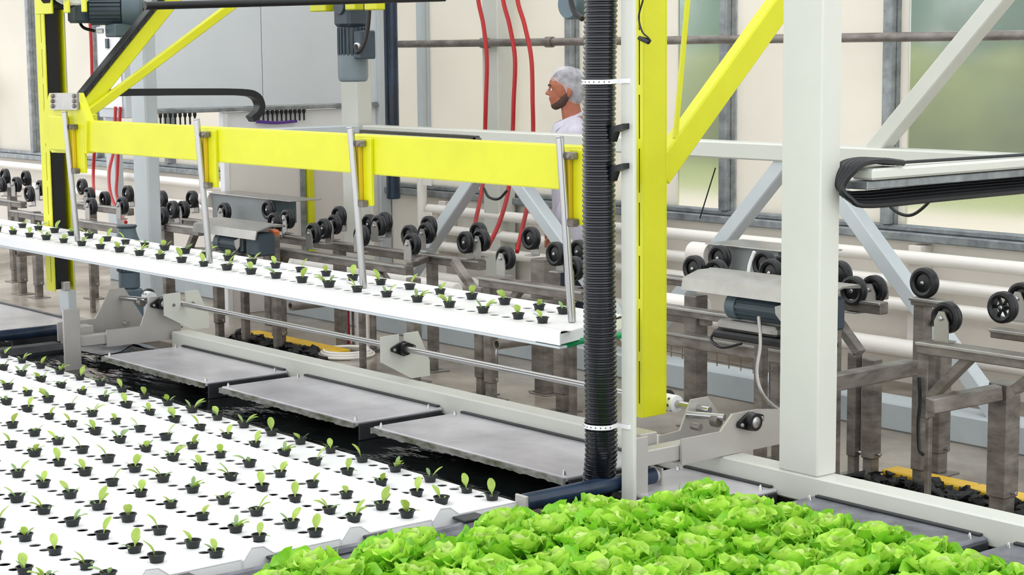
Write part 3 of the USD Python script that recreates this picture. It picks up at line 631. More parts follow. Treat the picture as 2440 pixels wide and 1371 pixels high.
for x, ya, yb, w_ in ((-4.455, 3.69, 4.27, 'right'), (-8.99, 3.55, 4.25, 'left')):
    t = thing('guide_roller', 'dark blue round roller over the pool at the %s end of the white channels' % w_, 'roller', (x, ya, 0.24))
    part(t, 'roller_tube', cyl((x, ya, 0.298), (x, yb, 0.298), 0.029, 24), 'blue_black_pipe')
    part(t, 'end_cap', cyl((x, yb, 0.298), (x, yb + 0.012, 0.298), 0.027, 20), 'arm_steel')
    part(t, 'bracket', bx(x - 0.03, x + 0.03, ya - 0.012, ya - 0.001, 0.15, 0.325, 0.003), 'arm_steel')
    part(t, 'bracket', bx(x - 0.03, x + 0.03, yb + 0.013, yb + 0.022, 0.05, 0.325, 0.003), 'arm_steel')
    s_ = thing('black_trough', 'black film-covered trough under the dark blue %s roller' % w_, 'trough', (x, ya, 0.05))
    part(s_, 'trough_body', bx(x - 0.045, x + 0.10, ya + 0.03, yb, 0.05, 0.235, 0.03), 'dark_flap')

# ------------------------------------------------------------------ grey slabs floating on the pool along the base beam
SL = [(-10.9, -9.12, 4.02, 'farthest left, beyond the dark blue roller'), (-8.22, -7.22, 4.11, 'left one of the three in a row under the long shaft'), (-7.08, -6.02, 4.11, 'middle one of the three in a row under the long shaft'), (-5.90, -4.73, 4.11, 'right one of the three, ending at the corrugated hose'), (-4.60, -4.14, 4.14, 'short one behind the lettuce beside the cream post'), (-3.98, -3.28, 4.13, 'in front of the broad cream post'), (-3.20, -1.9, 4.13, 'at the lower right edge behind the lettuce')]
for i, (a, b, yf, w_) in enumerate(SL):
    t = thing('pool_slab', 'wet grey cover slab on the dark pool, %s' % w_, 'cover slab', ((a + b) / 2, yf, 0.05))
    zt2 = 0.268 if i not in (4,) else 0.262
    part(t, 'slab_top', bx(a, b, yf, 4.553, zt2 - 0.022, zt2, 0.005), 'slab' if i < 5 else 'film')
    g = np.random.default_rng(40 + i)
    k = 60; xs = np.linspace(a, b, k)
    lower = [(x, zt2 - 0.023 - 0.007 * g.random()) for x in xs]
    part(t, 'front_edge', prism([(a, zt2 - 0.004), (b, zt2 - 0.004)] + lower[::-1], yf - 0.012, yf - 0.0005, 'y'), 'slab_edge', 'mossy dripping front edge')
    part(t, 'side_flap', bx(b + 0.001, b + 0.012, yf + 0.01, 4.54, 0.19, zt2 - 0.008, 0.003), 'dark_flap')
    part(t, 'rear_lip', bx(a + 0.02, b - 0.02, 4.535, 4.5535, zt2 + 0.0005, zt2 + 0.008, 0.002), 'dark_flap')
    for xx in (a + 0.03, b - 0.03):
        for yy in (yf + 0.02, 4.5):
            part(t, 'corner_stud', lathe([(0, 0), (0.008, 0), (0.005, 0.012), (0.002, 0.018), (0, 0.018)], (xx, yy, zt2), (0, 0, 1), 8), 'rod_steel')
    for xx in (a + 0.2, b - 0.2):
        part(t, 'slab_foot', bx(xx - 0.05, xx + 0.05, 4.45, 4.53, 0.05, zt2 - 0.0225, 0.004), 'liner')
for i, (x0, x1, w_) in enumerate(((-8.88, -8.42, 'left'), (-4.62, -4.2, 'right'))):
    g = np.random.default_rng(60 + i)
    nx, ny = 16, 14
    X, Yy = np.meshgrid(np.linspace(x0, x1, nx), np.linspace(4.2, 4.54, ny), indexing='ij')
    Z = 0.222 + 0.02 * meshkit.fbm(np.stack([X * 7, Yy * 9, X * 0], -1), 3, 5 + i) + (0.035 if i == 0 else 0.0) * np.exp(-((Yy - 4.38) / 0.06) ** 2)
    v = np.stack([X, Yy, Z], -1).reshape(-1, 3); f = []
    for a in range(nx - 1):
        for b in range(ny - 1):
            q = a * ny + b; f += [(q, q + ny, q + ny + 1), (q, q + ny + 1, q + 1)]
    v2 = v.copy(); v2[:, 2] -= 0.006; N = len(v)
    f2 = [(c + N, b + N, a + N) for a, b, c in f]
    single('pond_film', trimesh.Trimesh(np.vstack([v, v2]), f + f2, process=False), 'film', 'crumpled dark film over the pool edge under the %s transfer arm' % w_, 'film')

# ------------------------------------------------------------------ white growing channels
HP = 0.0672
def channel_parts(t, x0, x1, yc, zt_, wd, rows, hole0, h=0.045, cut=0.0, ridge=0.0):
    """Top sheet with two rows of round holes, raised lips, side walls and a dark inside."""
    nh = int((x1 - x0 - 0.06) / HP)
    top = Polygon([(x0, yc - wd * 0.34), (x1 - cut * 0.16, yc - wd * 0.34), (x1 - cut * 0.84, yc + wd * 0.34), (x0, yc + wd * 0.34)])
    holes = []
    for r, h0 in zip(rows, hole0):
        for k in range(nh + 4):
            x = h0 - HP * k
            if x0 + 0.03 < x < x1 - 0.02:
                a = np.linspace(0, 2 * np.pi, 12, endpoint=False)
                holes.append(Polygon(np.c_[x + 0.0185 * np.cos(a), yc + r + 0.0185 * np.sin(a)]))
    top = top.difference(unary_union(holes))
    part(t, 'channel_top', prism(top, zt_ - 0.003, zt_, 'z'), 'white_plastic', smooth=False)
    for s in (-1, 1):
        if ridge and s < 0:
            w0, w1, w2, w3, hh = wd * 0.34, wd * 0.5 - 0.064, wd * 0.5 - 0.016, wd * 0.5 - 0.001, 0.016
        else:
            w0, w1, w2, w3, hh = (wd - ridge) * 0.34 + 0, wd * 0.5 - 0.027 - ridge, wd * 0.5 - 0.008 - ridge, wd * 0.5 - 0.001 - ridge, 0.008
            if ridge: w0 = wd * 0.34
        if w1 < w0: w1 = w0 + 0.004
        pr = [(yc + s * w0, zt_), (yc + s * w1, zt_ + hh), (yc + s * w2, zt_ + hh), (yc + s * w3, zt_), (yc + s * w3, zt_ - h), (yc + s * (w3 - 0.004), zt_ - h), (yc + s * (w3 - 0.004), zt_ - 0.002), (yc + s * w2, zt_ + hh - 0.003), (yc + s * w1, zt_ + hh - 0.003), (yc + s * w0, zt_ - 0.003)]
        part(t, 'channel_side', prism(pr, x0, x1 - (cut if s > 0 else 0), 'x'), 'white_plastic')
    part(t, 'channel_base', bx(x0 + 0.004, x1 - 0.004 - cut, yc - wd * 0.485, yc + wd * 0.485, zt_ - h - 0.004, zt_ - h, 0), 'white_plastic')
    part(t, 'root_water', bx(x0 + 0.006, x1 - 0.006 - cut, yc - wd * 0.48, yc + wd * 0.48, zt_ - h + 0.001, zt_ - h + 0.012, 0), 'liner')
    part(t, 'end_wall', bar((x1 - 0.002, yc - wd * 0.49, zt_ - h / 2), (x1 - 0.002 - cut, yc + wd * 0.49, zt_ - h / 2), 0.004, h - 0.006, 0), 'white_plastic')
def field_parts(t, x0, x1, yc, zt_, h=0.045):
    """One pool channel: flat sheet with two rows of holes and a raised ridge on its near side."""
    nh = int((x1 - x0 - 0.06) / HP)
    top = sbox(x0, yc - 0.112, x1, yc + 0.115)
    holes = []
    for r, h0 in ((0.078, -4.545), (-0.078, -4.612)):
        for k in range(nh + 4):
            x = h0 - HP * k
            if x0 + 0.03 < x < x1 - 0.02:
                a = np.linspace(0, 2 * np.pi, 12, endpoint=False)
                holes.append(Polygon(np.c_[x + 0.0185 * np.cos(a), yc + r + 0.0185 * np.sin(a)]))
    part(t, 'channel_top', prism(top.difference(unary_union(holes)), zt_ - 0.003, zt_, 'z'), 'white_plastic', smooth=False)
    part(t, 'channel_side', prism([(yc + 0.115, zt_), (yc + 0.121, zt_), (yc + 0.124, zt_ - 0.004), (yc + 0.124, zt_ - h), (yc + 0.12, zt_ - h), (yc + 0.12, zt_ - 0.004), (yc + 0.115, zt_ - 0.003)], x0, x1, 'x'), 'white_plastic')
    part(t, 'channel_ridge', prism([(yc - 0.112, zt_), (yc - 0.146, zt_ + 0.026), (yc - 0.186, zt_ + 0.029), (yc - 0.213, zt_ - 0.004), (yc - 0.2165, zt_ - 0.006), (yc - 0.2165, zt_ - h), (yc - 0.2125, zt_ - h), (yc - 0.2125, zt_ - 0.008), (yc - 0.185, zt_ + 0.026), (yc - 0.147, zt_ + 0.023), (yc - 0.112, zt_ - 0.003)], x0, x1, 'x'), 'white_plastic')
    part(t, 'channel_base', bx(x0 + 0.004, x1 - 0.004, yc - 0.21, yc + 0.119, zt_ - h - 0.004, zt_ - h, 0), 'white_plastic')
    part(t, 'root_water', bx(x0 + 0.006, x1 - 0.006, yc - 0.208, yc + 0.118, zt_ - h + 0.001, zt_ - h + 0.012, 0), 'liner')
    part(t, 'end_wall', prism([(yc - 0.212, zt_ - h), (yc + 0.119, zt_ - h), (yc + 0.119, zt_ - 0.004), (yc - 0.112, zt_ - 0.004), (yc - 0.147, zt_ + 0.022), (yc - 0.185, zt_ + 0.025), (yc - 0.212, zt_ - 0.009)], x1 - 0.004, x1, 'x'), 'white_plastic')
CHP = 0.3425
CHY = [3.555 - CHP * k for k in range(6)]
ZT = 0.30
CX0, CX1 = -8.78, -4.475
proto = thing('growing_channel', 'white growing channel with seedling holes on the pool, nearest to the dark water gap', 'growing channel', (CX1, CHY[0], ZT - 0.05), 'white channels lying on the pool')
field_parts(proto, CX0, CX1, CHY[0], ZT)
for k in range(1, 6):
    copy(proto, 'growing_channel', (CX1, CHY[k], ZT - 0.05), 0, 1, 'white growing channel with seedling holes on the pool, %s from the dark water gap' % nth(k), 'growing channel', 'white channels lying on the pool')
LCX1 = -0.2 + 0.0
for k in range(-1, 5):
    if k == -1: yy = CHY[0] + CHP
    else: yy = CHY[k]
    copy(proto, 'growing_channel', (CX1 + 4.55, yy, ZT - 0.05), 0, 1, 'white growing channel hidden under lettuce heads, %s from the grey slabs' % nth(k + 1), 'growing channel', 'white channels under the lettuce')
for x in (-8.0, -6.4, -5.0, -3.9, -2.4, -0.8):
    single('channel_support', bx(x - 0.02, x + 0.02, 1.7, 3.98 if x > -4.2 else 3.76, 0.05, 0.2505, 0.003), 'arm_steel', 'steel bearer crossing under the white channels, at x %d' % x if False else 'steel bearer across the pool under the white channels, %s from the left' % nth([-8.0, -6.4, -5.0, -3.9, -2.4, -0.8].index(x)), 'bearer')
EY, EZ = 4.212, 0.80
lift = thing('lifted_channel', 'white growing channel held above the pool by four steel rods', 'growing channel', (-4.64, EY, EZ - 0.05))
channel_parts(lift, -10.2, -4.63, EY, EZ, 0.425, (0.1, -0.1), (-4.97, -4.85), 0.042, 0.13)
part(lift, 'under_lip', bx(-10.2, -4.635, 4.004, 4.04, EZ - 0.056, EZ - 0.0465, 0.002), 'cool_grey_paint')
# trough that drains the ends of the channels
et = thing('end_trough', 'grey film-wrapped drain trough between the white channels and the lettuce', 'drain trough', (-4.375, 2.6, 0.05))
part(et, 'trough_body', bx(-4.437, -4.32, 1.6, 3.66, 0.05, 0.272, 0.035), 'film')
part(et, 'trough_fold', tube([(-4.425, y, 0.272 + 0.004 * math.sin(9 * y)) for y in np.linspace(1.6, 3.66, 24)], 0.018, 8, 0), 'film')
for y in np.arange(1.75, 3.6, CHP):
    part(et, 'trough_clip', bx(-4.472, -4.405, y - 0.05, y + 0.04, 0.288, 0.296, 0.002), 'dark_flap')

# ------------------------------------------------------------------ seedlings in black net pots
def blade(l, w, base, az, el, curl, nu=6):
    """Spoon-shaped seedling leaf from base, leaning out at elevation el."""
    V, F = [], []
    d = np.array([math.cos(az), math.sin(az), 0]); s = np.array([-math.sin(az), math.cos(az), 0])
    p = np.array(base, float); e = el
    for i in range(nu + 1):
        t = i / nu
        ww = w * (0.16 + 0.84 * math.sin(math.pi * min(1, max(0, (t - 0.18) / 0.86))) ** 0.8) if t > 0.2 else w * 0.16
        if i == nu: ww = w * 0.3
        upv = -d * math.sin(e) + np.array([0, 0, math.cos(e)])
        for q, lift_ in ((-1, 0.16), (0, 0.0), (1, 0.16)):
            V.append(p + s * q * ww / 2 + upv * lift_ * ww)
        p = p + (d * math.cos(e) + np.array([0, 0, math.sin(e)])) * l / nu; e -= curl / nu
    for i in range(nu):
        for j in range(2):
            a = 3 * i + j; F += [(a, a + 1, a + 4), (a, a + 4, a + 3)]
    return trimesh.Trimesh(V, F, process=False)
def seedling(name, label, loc, group, spec):
    t = thing(name, label, 'seedling', loc, group)
    x, y, z = loc
    part(t, 'net_pot', lathe([(0.0, -0.022), (0.0145, -0.022), (0.0175, 0.0), (0.0225, 0.0195), (0.0255, 0.0205), (0.0255, 0.0235), (0.0222, 0.0235), (0.019, 0.008), (0, 0.008)], loc, (0, 0, 1), 20), 'pot_plastic')
    part(t, 'root_plug', lathe([(0, 0.008), (0.0178, 0.0085), (0.0165, 0.014), (0.008, 0.0165), (0, 0.017)], loc, (0, 0, 1), 14), 'plug')
    for (az, el, l, w, curl, m_) in spec:
        part(t, 'leaf', blade(l, w, (x + 0.004 * math.cos(az), y + 0.004 * math.sin(az), z + 0.014), az, el, curl), m_, smooth=True)
    return t
VIEW = math.atan2(-0.755, -0.656) + math.pi / 2
SPECS, KIND = [], []
g = np.random.default_rng(5)
for v in range(9):
    sp = []
    n = (3, 4, 2, 3, 2, 4, 3, 1, 5)[v]
    for k in range(n):
        big = k == 0 or (v in (1, 5, 8) and k == 1)
        l = g.uniform(0.046, 0.062) if big else g.uniform(0.028, 0.046)
        sp.append((g.uniform(0, 6.28) if not big else (0.3 + 2.3 * v) % 6.28, g.uniform(0.6, 1.25) if big else g.uniform(0.4, 1.0), l, l * (0.46 if big else 0.34), g.uniform(0.2, 0.8), 'seed_leaf' if big and v != 2 else 'seed_leaf_dull'))
    SPECS.append(sp); KIND.append(('bright', 'leafy', 'thin dull', 'bright', 'sparse', 'leafy', 'bright', 'single-leaf', 'bushy')[v])
PROTO = {}
def place_seedling(v, loc, rot, sc, label, group):
    if v not in PROTO:
        PROTO[v] = seedling('potted_seedling', label, loc, group, SPECS[v])
    else:
        copy(PROTO[v], 'potted_seedling', loc, rot, sc, label, 'seedling', group)
def row_positions(x0, xmin):
    out, k = [x0, x0 - 2 * HP], 5
    while x0 - k * HP > xmin:
        out.append(x0 - k * HP); k += 3
    return out
g = np.random.default_rng(11)
ri = 0
for k in range(6):
    for r, h0 in ((0.078, -4.545), (-0.078, -4.612)):
        if k == 5 and r < 0: continue
        yy = CHY[k] + r
        # leftmost point in view at this depth
        xmin = -8.7 + (3.68 - yy) * 2.28
        for i, x in enumerate(row_positions(h0, max(CX0 + 0.1, xmin))):
            v = int(g.integers(0, 9))
            place_seedling(v, (x, yy, ZT), float(g.uniform(0, 360)), float(g.uniform(0.88, 1.1)), '%s seedling in black pot, %s from right in %s row from dark water' % (KIND[v], nth(i), nth(ri)), 'seedlings on the white channels')
        ri += 1
for r, h0, w_ in ((0.1, -4.97, 'back'), (-0.1, -4.85, 'front')):
    for i, x in enumerate(row_positions(h0, -9.6)):
        v = int(g.integers(0, 9))
        place_seedling(v, (x, EY + r, EZ), float(g.uniform(0, 360)), float(g.uniform(0.9, 1.12)), '%s seedling on the lifted channel, %s from the right in its %s row' % (KIND[v], nth(i), w_), 'seedlings on the lifted channel')

# ------------------------------------------------------------------ lettuce heads
def lettuce_leaf(l, w, az, el, curl, cup, ruffle, seed, r0=0.012, nu=7, nv=8):
    g = np.random.default_rng(seed)
    ph = g.uniform(0, 6.28, 4)
    d = np.array([math.cos(az), math.sin(az), 0]); s = np.array([-math.sin(az), math.cos(az), 0])
    V, F = [], []
    p = d * r0; e = el
    for i in range(nu + 1):
        t = i / nu
        ww = w * (0.22 + 0.78 * math.sin(math.pi / 2 * min(1.0, t / 0.62)) ** 1.2)
        upv = -d * math.sin(e) + np.array([0, 0, math.cos(e)])
        for j in range(nv + 1):
            q = 2 * j / nv - 1
            edge = abs(q) ** 2.5 + t ** 6
            wav = ruffle * edge * (math.sin(7 * t + ph[0] + 2.5 * q) + 0.6 * math.sin(9 * t + 8 * q + ph[1]))
            tip = -0.34 * l * q * q * t ** 2
            fwd = d * math.cos(e) + np.array([0, 0, math.sin(e)])
            bl = 0.002 * math.sin(8 * t + 5 * q + ph[2]) * t
            V.append(p + s * q * ww / 2 * (1 - 0.12 * cup) + upv * (cup * ww * 0.42 * q * q + wav + bl) + fwd * tip)
        p = p + (d * math.cos(e) + np.array([0, 0, math.sin(e)])) * l / nu; e += curl / nu
    for i in range(nu):
        for j in range(nv):
            a = i * (nv + 1) + j; F += [(a, a + 1, a + nv + 2), (a, a + nv + 2, a + nv + 1)]
    return trimesh.Trimesh(V, F, process=False)
def lettuce(loc, label, group, seed):
    g = np.random.default_rng(seed)
    t = thing('lettuce_head', label, 'lettuce', loc, group)
    N = 27
    part(t, 'lettuce_stem', cyl(np.array(loc) - (0, 0, 0.03), np.array(loc) + (0, 0, 0.02), 0.014, 10), 'lettuce_mid')
    for k in range(N):
        u = k / (N - 1)
        az = 2.39996 * k + g.uniform(-0.25, 0.25)
        l = 0.112 - 0.062 * u + g.uniform(-0.010, 0.010); w = 0.118 - 0.052 * u + g.uniform(-0.008, 0.008)
        el = 0.42 + 0.85 * u + g.uniform(-0.12, 0.12)
        curl = -0.55 + 0.9 * u + g.uniform(-0.3, 0.3) if u < 0.6 else 0.25 + 0.7 * u
        m = lettuce_leaf(l, w, az, el, curl, 0.25 + 0.8 * u, 0.0105 - 0.003 * u, seed * 100 + k)
        m.apply_translation(np.array(loc) + (0, 0, 0.012 + 0.022 * u))
        part(t, 'leaf', m, 'lettuce_outer' if u < 0.42 else 'lettuce_mid' if u < 0.8 else 'lettuce_heart', smooth=True)
    return t
LP = []
g = np.random.default_rng(3)
rows = sorted([CHY[0] + CHP + r for r in (0.078, -0.078)] + [y + r for y in CHY[:5] for r in (0.078, -0.078)], reverse=True)
li = 0
for q, y in enumerate(rows):
    x0 = -4.05 if y < 3.75 else (-3.98 if q == 1 else -3.9)
    x0 += 0.08 * (q % 2)
    # right limit of the picture at this depth, with a margin
    xr = -4.02 + (y - 2.41) * 0.88 + 0.28
    k = 0
    while x0 + 0.166 * k < min(xr, -2.45):
        loc = (x0 + 0.166 * k + g.uniform(-0.012, 0.012), y + g.uniform(-0.012, 0.012), ZT + 0.012 + g.uniform(-0.010, 0.016))
        lab = 'fresh green lettuce head, %s from the left in the %s row from the grey slabs' % (nth(k), nth(q))
        if li < 6:
            LP.append(lettuce(loc, lab, 'lettuce heads in the foreground bed', 200 + li))
        else:
            copy(LP[int(g.integers(0, 6))], 'lettuce_head', loc, float(g.uniform(0, 360)), float(g.uniform(0.98, 1.18)), lab, 'lettuce', 'lettuce heads in the foreground bed')
        k += 1; li += 1

# ------------------------------------------------------------------ roller racks behind the pool
WR = 0.060
def wheel(rack, px, hub_side=-1, w=0.042, fork=1, spoked=False, r=WR, zrail=None):
    """Black roller with its axle along y; fork: -1 plate in front, 1 plate behind, 0 none."""
    x, y, z = px
    tyre = lathe([(r * 0.62, -w / 2 + 0.006), (r * 0.80, -w / 2), (r * 0.97, -w / 2 + 0.004), (r, -w / 2 + 0.012), (r * 0.93, 0.0), (r, w / 2 - 0.012), (r * 0.97, w / 2 - 0.004), (r * 0.8, w / 2), (r * 0.62, w / 2 - 0.006), (r * 0.62, -w / 2 + 0.006)], (x, y, z), (0, 1, 0), 28)
    wh = part(rack, 'wheel', tyre, 'black_rubber')
    if spoked:
        part(wh, 'hub', cat(lathe([(0, -0.012), (0.016, -0.012), (0.016, 0.012), (0, 0.012)], (x, y, z), (0, 1, 0), 16), *[bar((x + 0.014 * math.cos(a), y, z + 0.014 * math.sin(a)), (x + r * 0.64 * math.cos(a), y, z + r * 0.64 * math.sin(a)), 0.012, 0.007, 0.001, up=(0, 1, 0)) for a in np.arange(6) * math.pi / 3]), 'black_plastic')
    else:
        part(wh, 'hub', lathe([(0, -w / 2 + 0.010), (r * 0.3, -w / 2 + 0.008), (r * 0.63, -w / 2 + 0.014), (r * 0.63, w / 2 - 0.014), (r * 0.3, w / 2 - 0.01), (0, w / 2 - 0.01)], (x, y, z), (0, 1, 0), 20), 'black_plastic')
    part(wh, 'axle_bolt', lathe([(0, 0), (0.009, 0), (0.009, 0.006), (0.006, 0.01), (0, 0.011)], (x, y - w / 2 + (0.010 if fork != -1 else -0.012), z), (0, -1, 0), 8), 'rod_steel')
    if fork:
        yf = y - w / 2 - 0.012 if fork < 0 else y + w / 2 + 0.006
        zb = z - 0.085 if zrail is None else zrail
        fk = [(x - 0.032, zb), (x + 0.032, zb), (x + 0.032, z - 0.012), (x + 0.012, z + 0.026), (x - 0.012, z + 0.026), (x - 0.032, z - 0.012)]
        part(wh, 'fork_plate', prism(fk, yf, yf + 0.006, 'y'), 'steel')
        part(wh, 'fork_base', bx(x - 0.032, x + 0.032, min(yf, y - 0.02), max(yf + 0.006, y + 0.02), zb - 0.006, zb - 0.0005, 0.001), 'steel')
def rack(label, base, rails=(), legs=(), braces=(), wheels=(), cross=(), name='roller_rack'):
    t = thing(name, label, 'roller rack', base)
    for (a, b, w, h) in rails:
        z = (a[2] + b[2]) / 2
        part(t, 'rail', bx(a[0], b[0], a[1] - w / 2, a[1] + w / 2, z - h, z, 0.004), 'rack_steel')
        part(t, 'rail_lip', bx(a[0], b[0], a[1] - w / 2 - 0.01, a[1] - w / 2 - 0.0005, z - 0.012, z, 0.002), 'steel')
    for (x, y, zt_, w) in legs:
        lg = part(t, 'leg', cat(bx(x - w / 2, x + w / 2, y - w / 2, y + w / 2, 0.09, zt_, 0.004), bx(x - w * 0.4, x + w * 0.4, y - w * 0.4, y + w * 0.4, 0.006, 0.0899, 0.003)), 'rack_steel')
        part(lg, 'foot_plate', bx(x - 0.07, x + 0.07, y - 0.06, y + 0.06, 0.0, 0.006, 0.002), 'rack_steel')
        part(lg, 'leg_bolt', cyl((x + w / 2, y, 0.11), (x + w / 2 + 0.022, y, 0.11), 0.008, 8), 'rod_steel')
    for (a, b) in braces:
        part(t, 'brace', bar(a, b, 0.035, 0.045, 0.003, up=(0, 1, 0)), 'rack_steel')
    for (a, b, r) in cross:
        part(t, 'cross_bar', bar(a, b, r, r, 0.004), 'rack_steel')
    for q in wheels:
        wheel(t, *q[:1], **(q[1] if len(q) > 1 else {}))
    return t
NY, FY = 5.72, 6.0
F_ = dict(fork=-1)
B_ = dict(fork=1)
# R1 far left
rack('roller rack at the left edge of the picture, beyond the yellow column', (-12.8, 5.8, 0), rails=(((-14.104, 5.980, 0.627), (-13.184, 5.980, 0.645), 0.05, 0.05), ((-12.755, 5.700, 0.618), (-12.150, 5.700, 0.619), 0.05, 0.05)),
     legs=((-13.397, 5.98, 0.73, 0.06), (-12.651, 5.7, 0.616, 0.06), (-12.377, 5.7, 0.628, 0.06)),
     cross=(((-12.739, 5.730, 0.493), (-13.341, 5.950, 0.453), 0.04),),
     wheels=(((-12.469, 5.700, 0.751), B_), ((-12.700, 5.900, 0.771), F_), ((-13.233, 5.950, 0.767), F_), ((-13.440, 5.950, 0.821), B_), ((-13.283, 6.050, 0.807), B_), ((-13.396, 5.900, 0.761), B_)))
# R2 between the left column and the grey post
rack('roller rack between the left yellow column and the grey post', (-11.2, 5.8, 0), rails=(((-11.700, 5.700, 0.633), (-10.894, 5.700, 0.604), 0.05, 0.055), ((-12.264, 5.980, 0.698), (-11.456, 5.980, 0.680), 0.05, 0.05)),
     legs=((-12.052, 5.98, 0.68, 0.055), (-11.012, 5.7, 0.599, 0.06)), braces=(((-11.685, 5.700, 0.508), (-11.576, 5.700, 0.586)),),
     wheels=(((-11.409, 5.660, 0.726), F_), ((-12.019, 5.950, 0.750), F_), ((-11.880, 6.000, 0.725), dict(fork=1, spoked=True)), ((-11.133, 5.750, 0.742), F_), ((-12.330, 6.050, 0.791), B_), ((-11.568, 6.020, 0.782), B_)))
# R3 right of the grey post
rack('roller rack right of the grey post with the left covered motor on it', (-10.0, 5.8, 0), rails=(((-10.437, 5.700, 0.679), (-10.000, 5.700, 0.676), 0.05, 0.055), ((-11.004, 5.980, 0.674), (-10.274, 5.980, 0.671), 0.05, 0.05)),
     legs=((-10.450, 5.7, 0.679, 0.07), (-9.847, 5.72, 0.60, 0.055)), braces=(((-10.155, 5.700, 0.538), (-10.053, 5.700, 0.665)),),
     cross=(((-10.471, 5.730, 0.490), (-9.958, 5.730, 0.525), 0.05),),
     wheels=(((-10.427, 5.660, 0.722), F_), ((-10.867, 5.900, 0.791), B_), ((-10.627, 5.850, 0.739), B_), ((-10.722, 5.980, 0.725), F_), ((-10.813, 6.100, 0.782), B_), ((-10.191, 5.980, 0.744), F_)))
# R4 long middle rack
rack('long middle roller rack under the yellow beam, right of the left covered motor', (-8.4, 5.8, 0),
     rails=(((-9.107, 5.700, 0.621), (-7.812, 5.700, 0.620), 0.055, 0.05), ((-9.546, 5.980, 0.650), (-7.541, 5.980, 0.647), 0.055, 0.05)),
     legs=((-9.133, 5.7, 0.60, 0.06), (-9.174, 5.74, 0.3, 0.06), (-8.889, 5.98, 0.60, 0.06), (-7.780, 5.7, 0.56, 0.06), (-7.251, 5.74, 0.56, 0.06), (-7.986, 5.98, 0.60, 0.05)),
     braces=(((-7.291, 5.720, 0.542), (-7.450, 5.720, 0.676)), ((-8.001, 5.720, 0.475), (-8.135, 5.720, 0.577)), ((-9.044, 5.720, 0.598), (-9.127, 5.720, 0.492))),
     cross=(((-9.219, 5.730, 0.633), (-9.484, 5.950, 0.648), 0.035), ((-7.857, 5.730, 0.619), (-7.983, 5.950, 0.629), 0.035)),
     wheels=(((-8.733, 5.700, 0.730), F_), ((-8.851, 5.850, 0.737), B_), ((-8.936, 5.980, 0.747), F_), ((-9.064, 6.100, 0.781), B_), ((-9.473, 6.000, 0.743), F_), ((-9.382, 5.850, 0.739), B_), ((-9.773, 6.050, 0.778), B_), ((-8.281, 5.720, 0.746), F_), ((-8.484, 5.980, 0.771), F_), ((-8.599, 6.100, 0.774), B_), ((-8.723, 6.080, 0.755), B_),
             ((-7.786, 5.700, 0.739), F_), ((-8.013, 5.850, 0.756), B_), ((-8.035, 5.980, 0.760), F_), ((-8.172, 6.100, 0.779), B_), ((-7.645, 5.950, 0.740), dict(fork=1)), ((-7.726, 6.100, 0.773), B_), ((-7.562, 5.990, 0.754), F_)))
# R5
rack('short roller rack left of the corrugated hose, with a low front rail', (-6.9, 5.7, 0), rails=(((-7.132, 5.660, 0.631), (-6.349, 5.660, 0.629), 0.07, 0.05),),
     legs=((-7.104, 5.68, 0.614, 0.055), (-7.051, 6.0, 0.70, 0.11), (-6.636, 5.76, 0.56, 0.075), (-7.079, 6.02, 0.45, 0.075)),
     braces=(((-6.959, 5.680, 0.494), (-6.867, 5.680, 0.586)),), cross=(((-6.863, 5.730, 0.519), (-6.610, 5.730, 0.529), 0.035),),
     wheels=(((-6.954, 5.660, 0.736), dict(fork=-1)), ((-7.165, 6.000, 0.794), dict(fork=1)), ((-6.689, 5.760, 0.770), dict(fork=1)), ((-6.546, 5.750, 0.712), F_), ((-6.736, 5.950, 0.762), B_)))
# R6 behind the right covered motor
rack('roller rack behind the yellow column and under the right covered motor', (-5.6, 5.8, 0), rails=(((-6.083, 5.680, 0.630), (-5.110, 5.680, 0.603), 0.06, 0.04), ((-6.404, 5.980, 0.705), (-5.333, 5.980, 0.687), 0.06, 0.04), ((-6.287, 5.980, 0.523), (-5.868, 5.980, 0.534), 0.05, 0.045), ((-5.993, 5.700, 0.494), (-5.080, 5.700, 0.493), 0.05, 0.06)),
     legs=((-5.955, 5.98, 0.62, 0.08), (-5.204, 5.72, 0.56, 0.05)), braces=(((-5.167, 5.720, 0.405), (-5.301, 5.720, 0.569)), ((-6.052, 6.000, 0.496), (-5.943, 6.000, 0.602))),
     wheels=(((-5.785, 5.800, 0.773), dict(fork=1)), ((-5.666, 5.820, 0.763), F_), ((-5.454, 5.900, 0.812), B_), ((-5.322, 5.800, 0.795), dict(fork=1)), ((-5.433, 5.980, 0.785), F_), ((-5.872, 6.050, 0.794), B_)))
# R7
rack('roller rack just right of the broad cream post', (-4.9, 5.8, 0), rails=(((-4.982, 5.740, 0.739), (-4.657, 5.740, 0.740), 0.05, 0.05), ((-5.149, 6.000, 0.739), (-4.865, 6.000, 0.748), 0.05, 0.04)),
     legs=((-4.805, 5.74, 0.52, 0.045), (-4.731, 5.76, 0.50, 0.06)), braces=(((-4.777, 5.740, 0.518), (-4.917, 5.740, 0.653)),),
     cross=(((-4.354, 5.000, 0.536), (-4.464, 5.680, 0.509), 0.06),),
     wheels=(((-4.987, 5.850, 0.811), B_), ((-4.800, 5.720, 0.774), B_), ((-4.884, 5.950, 0.751), F_)))
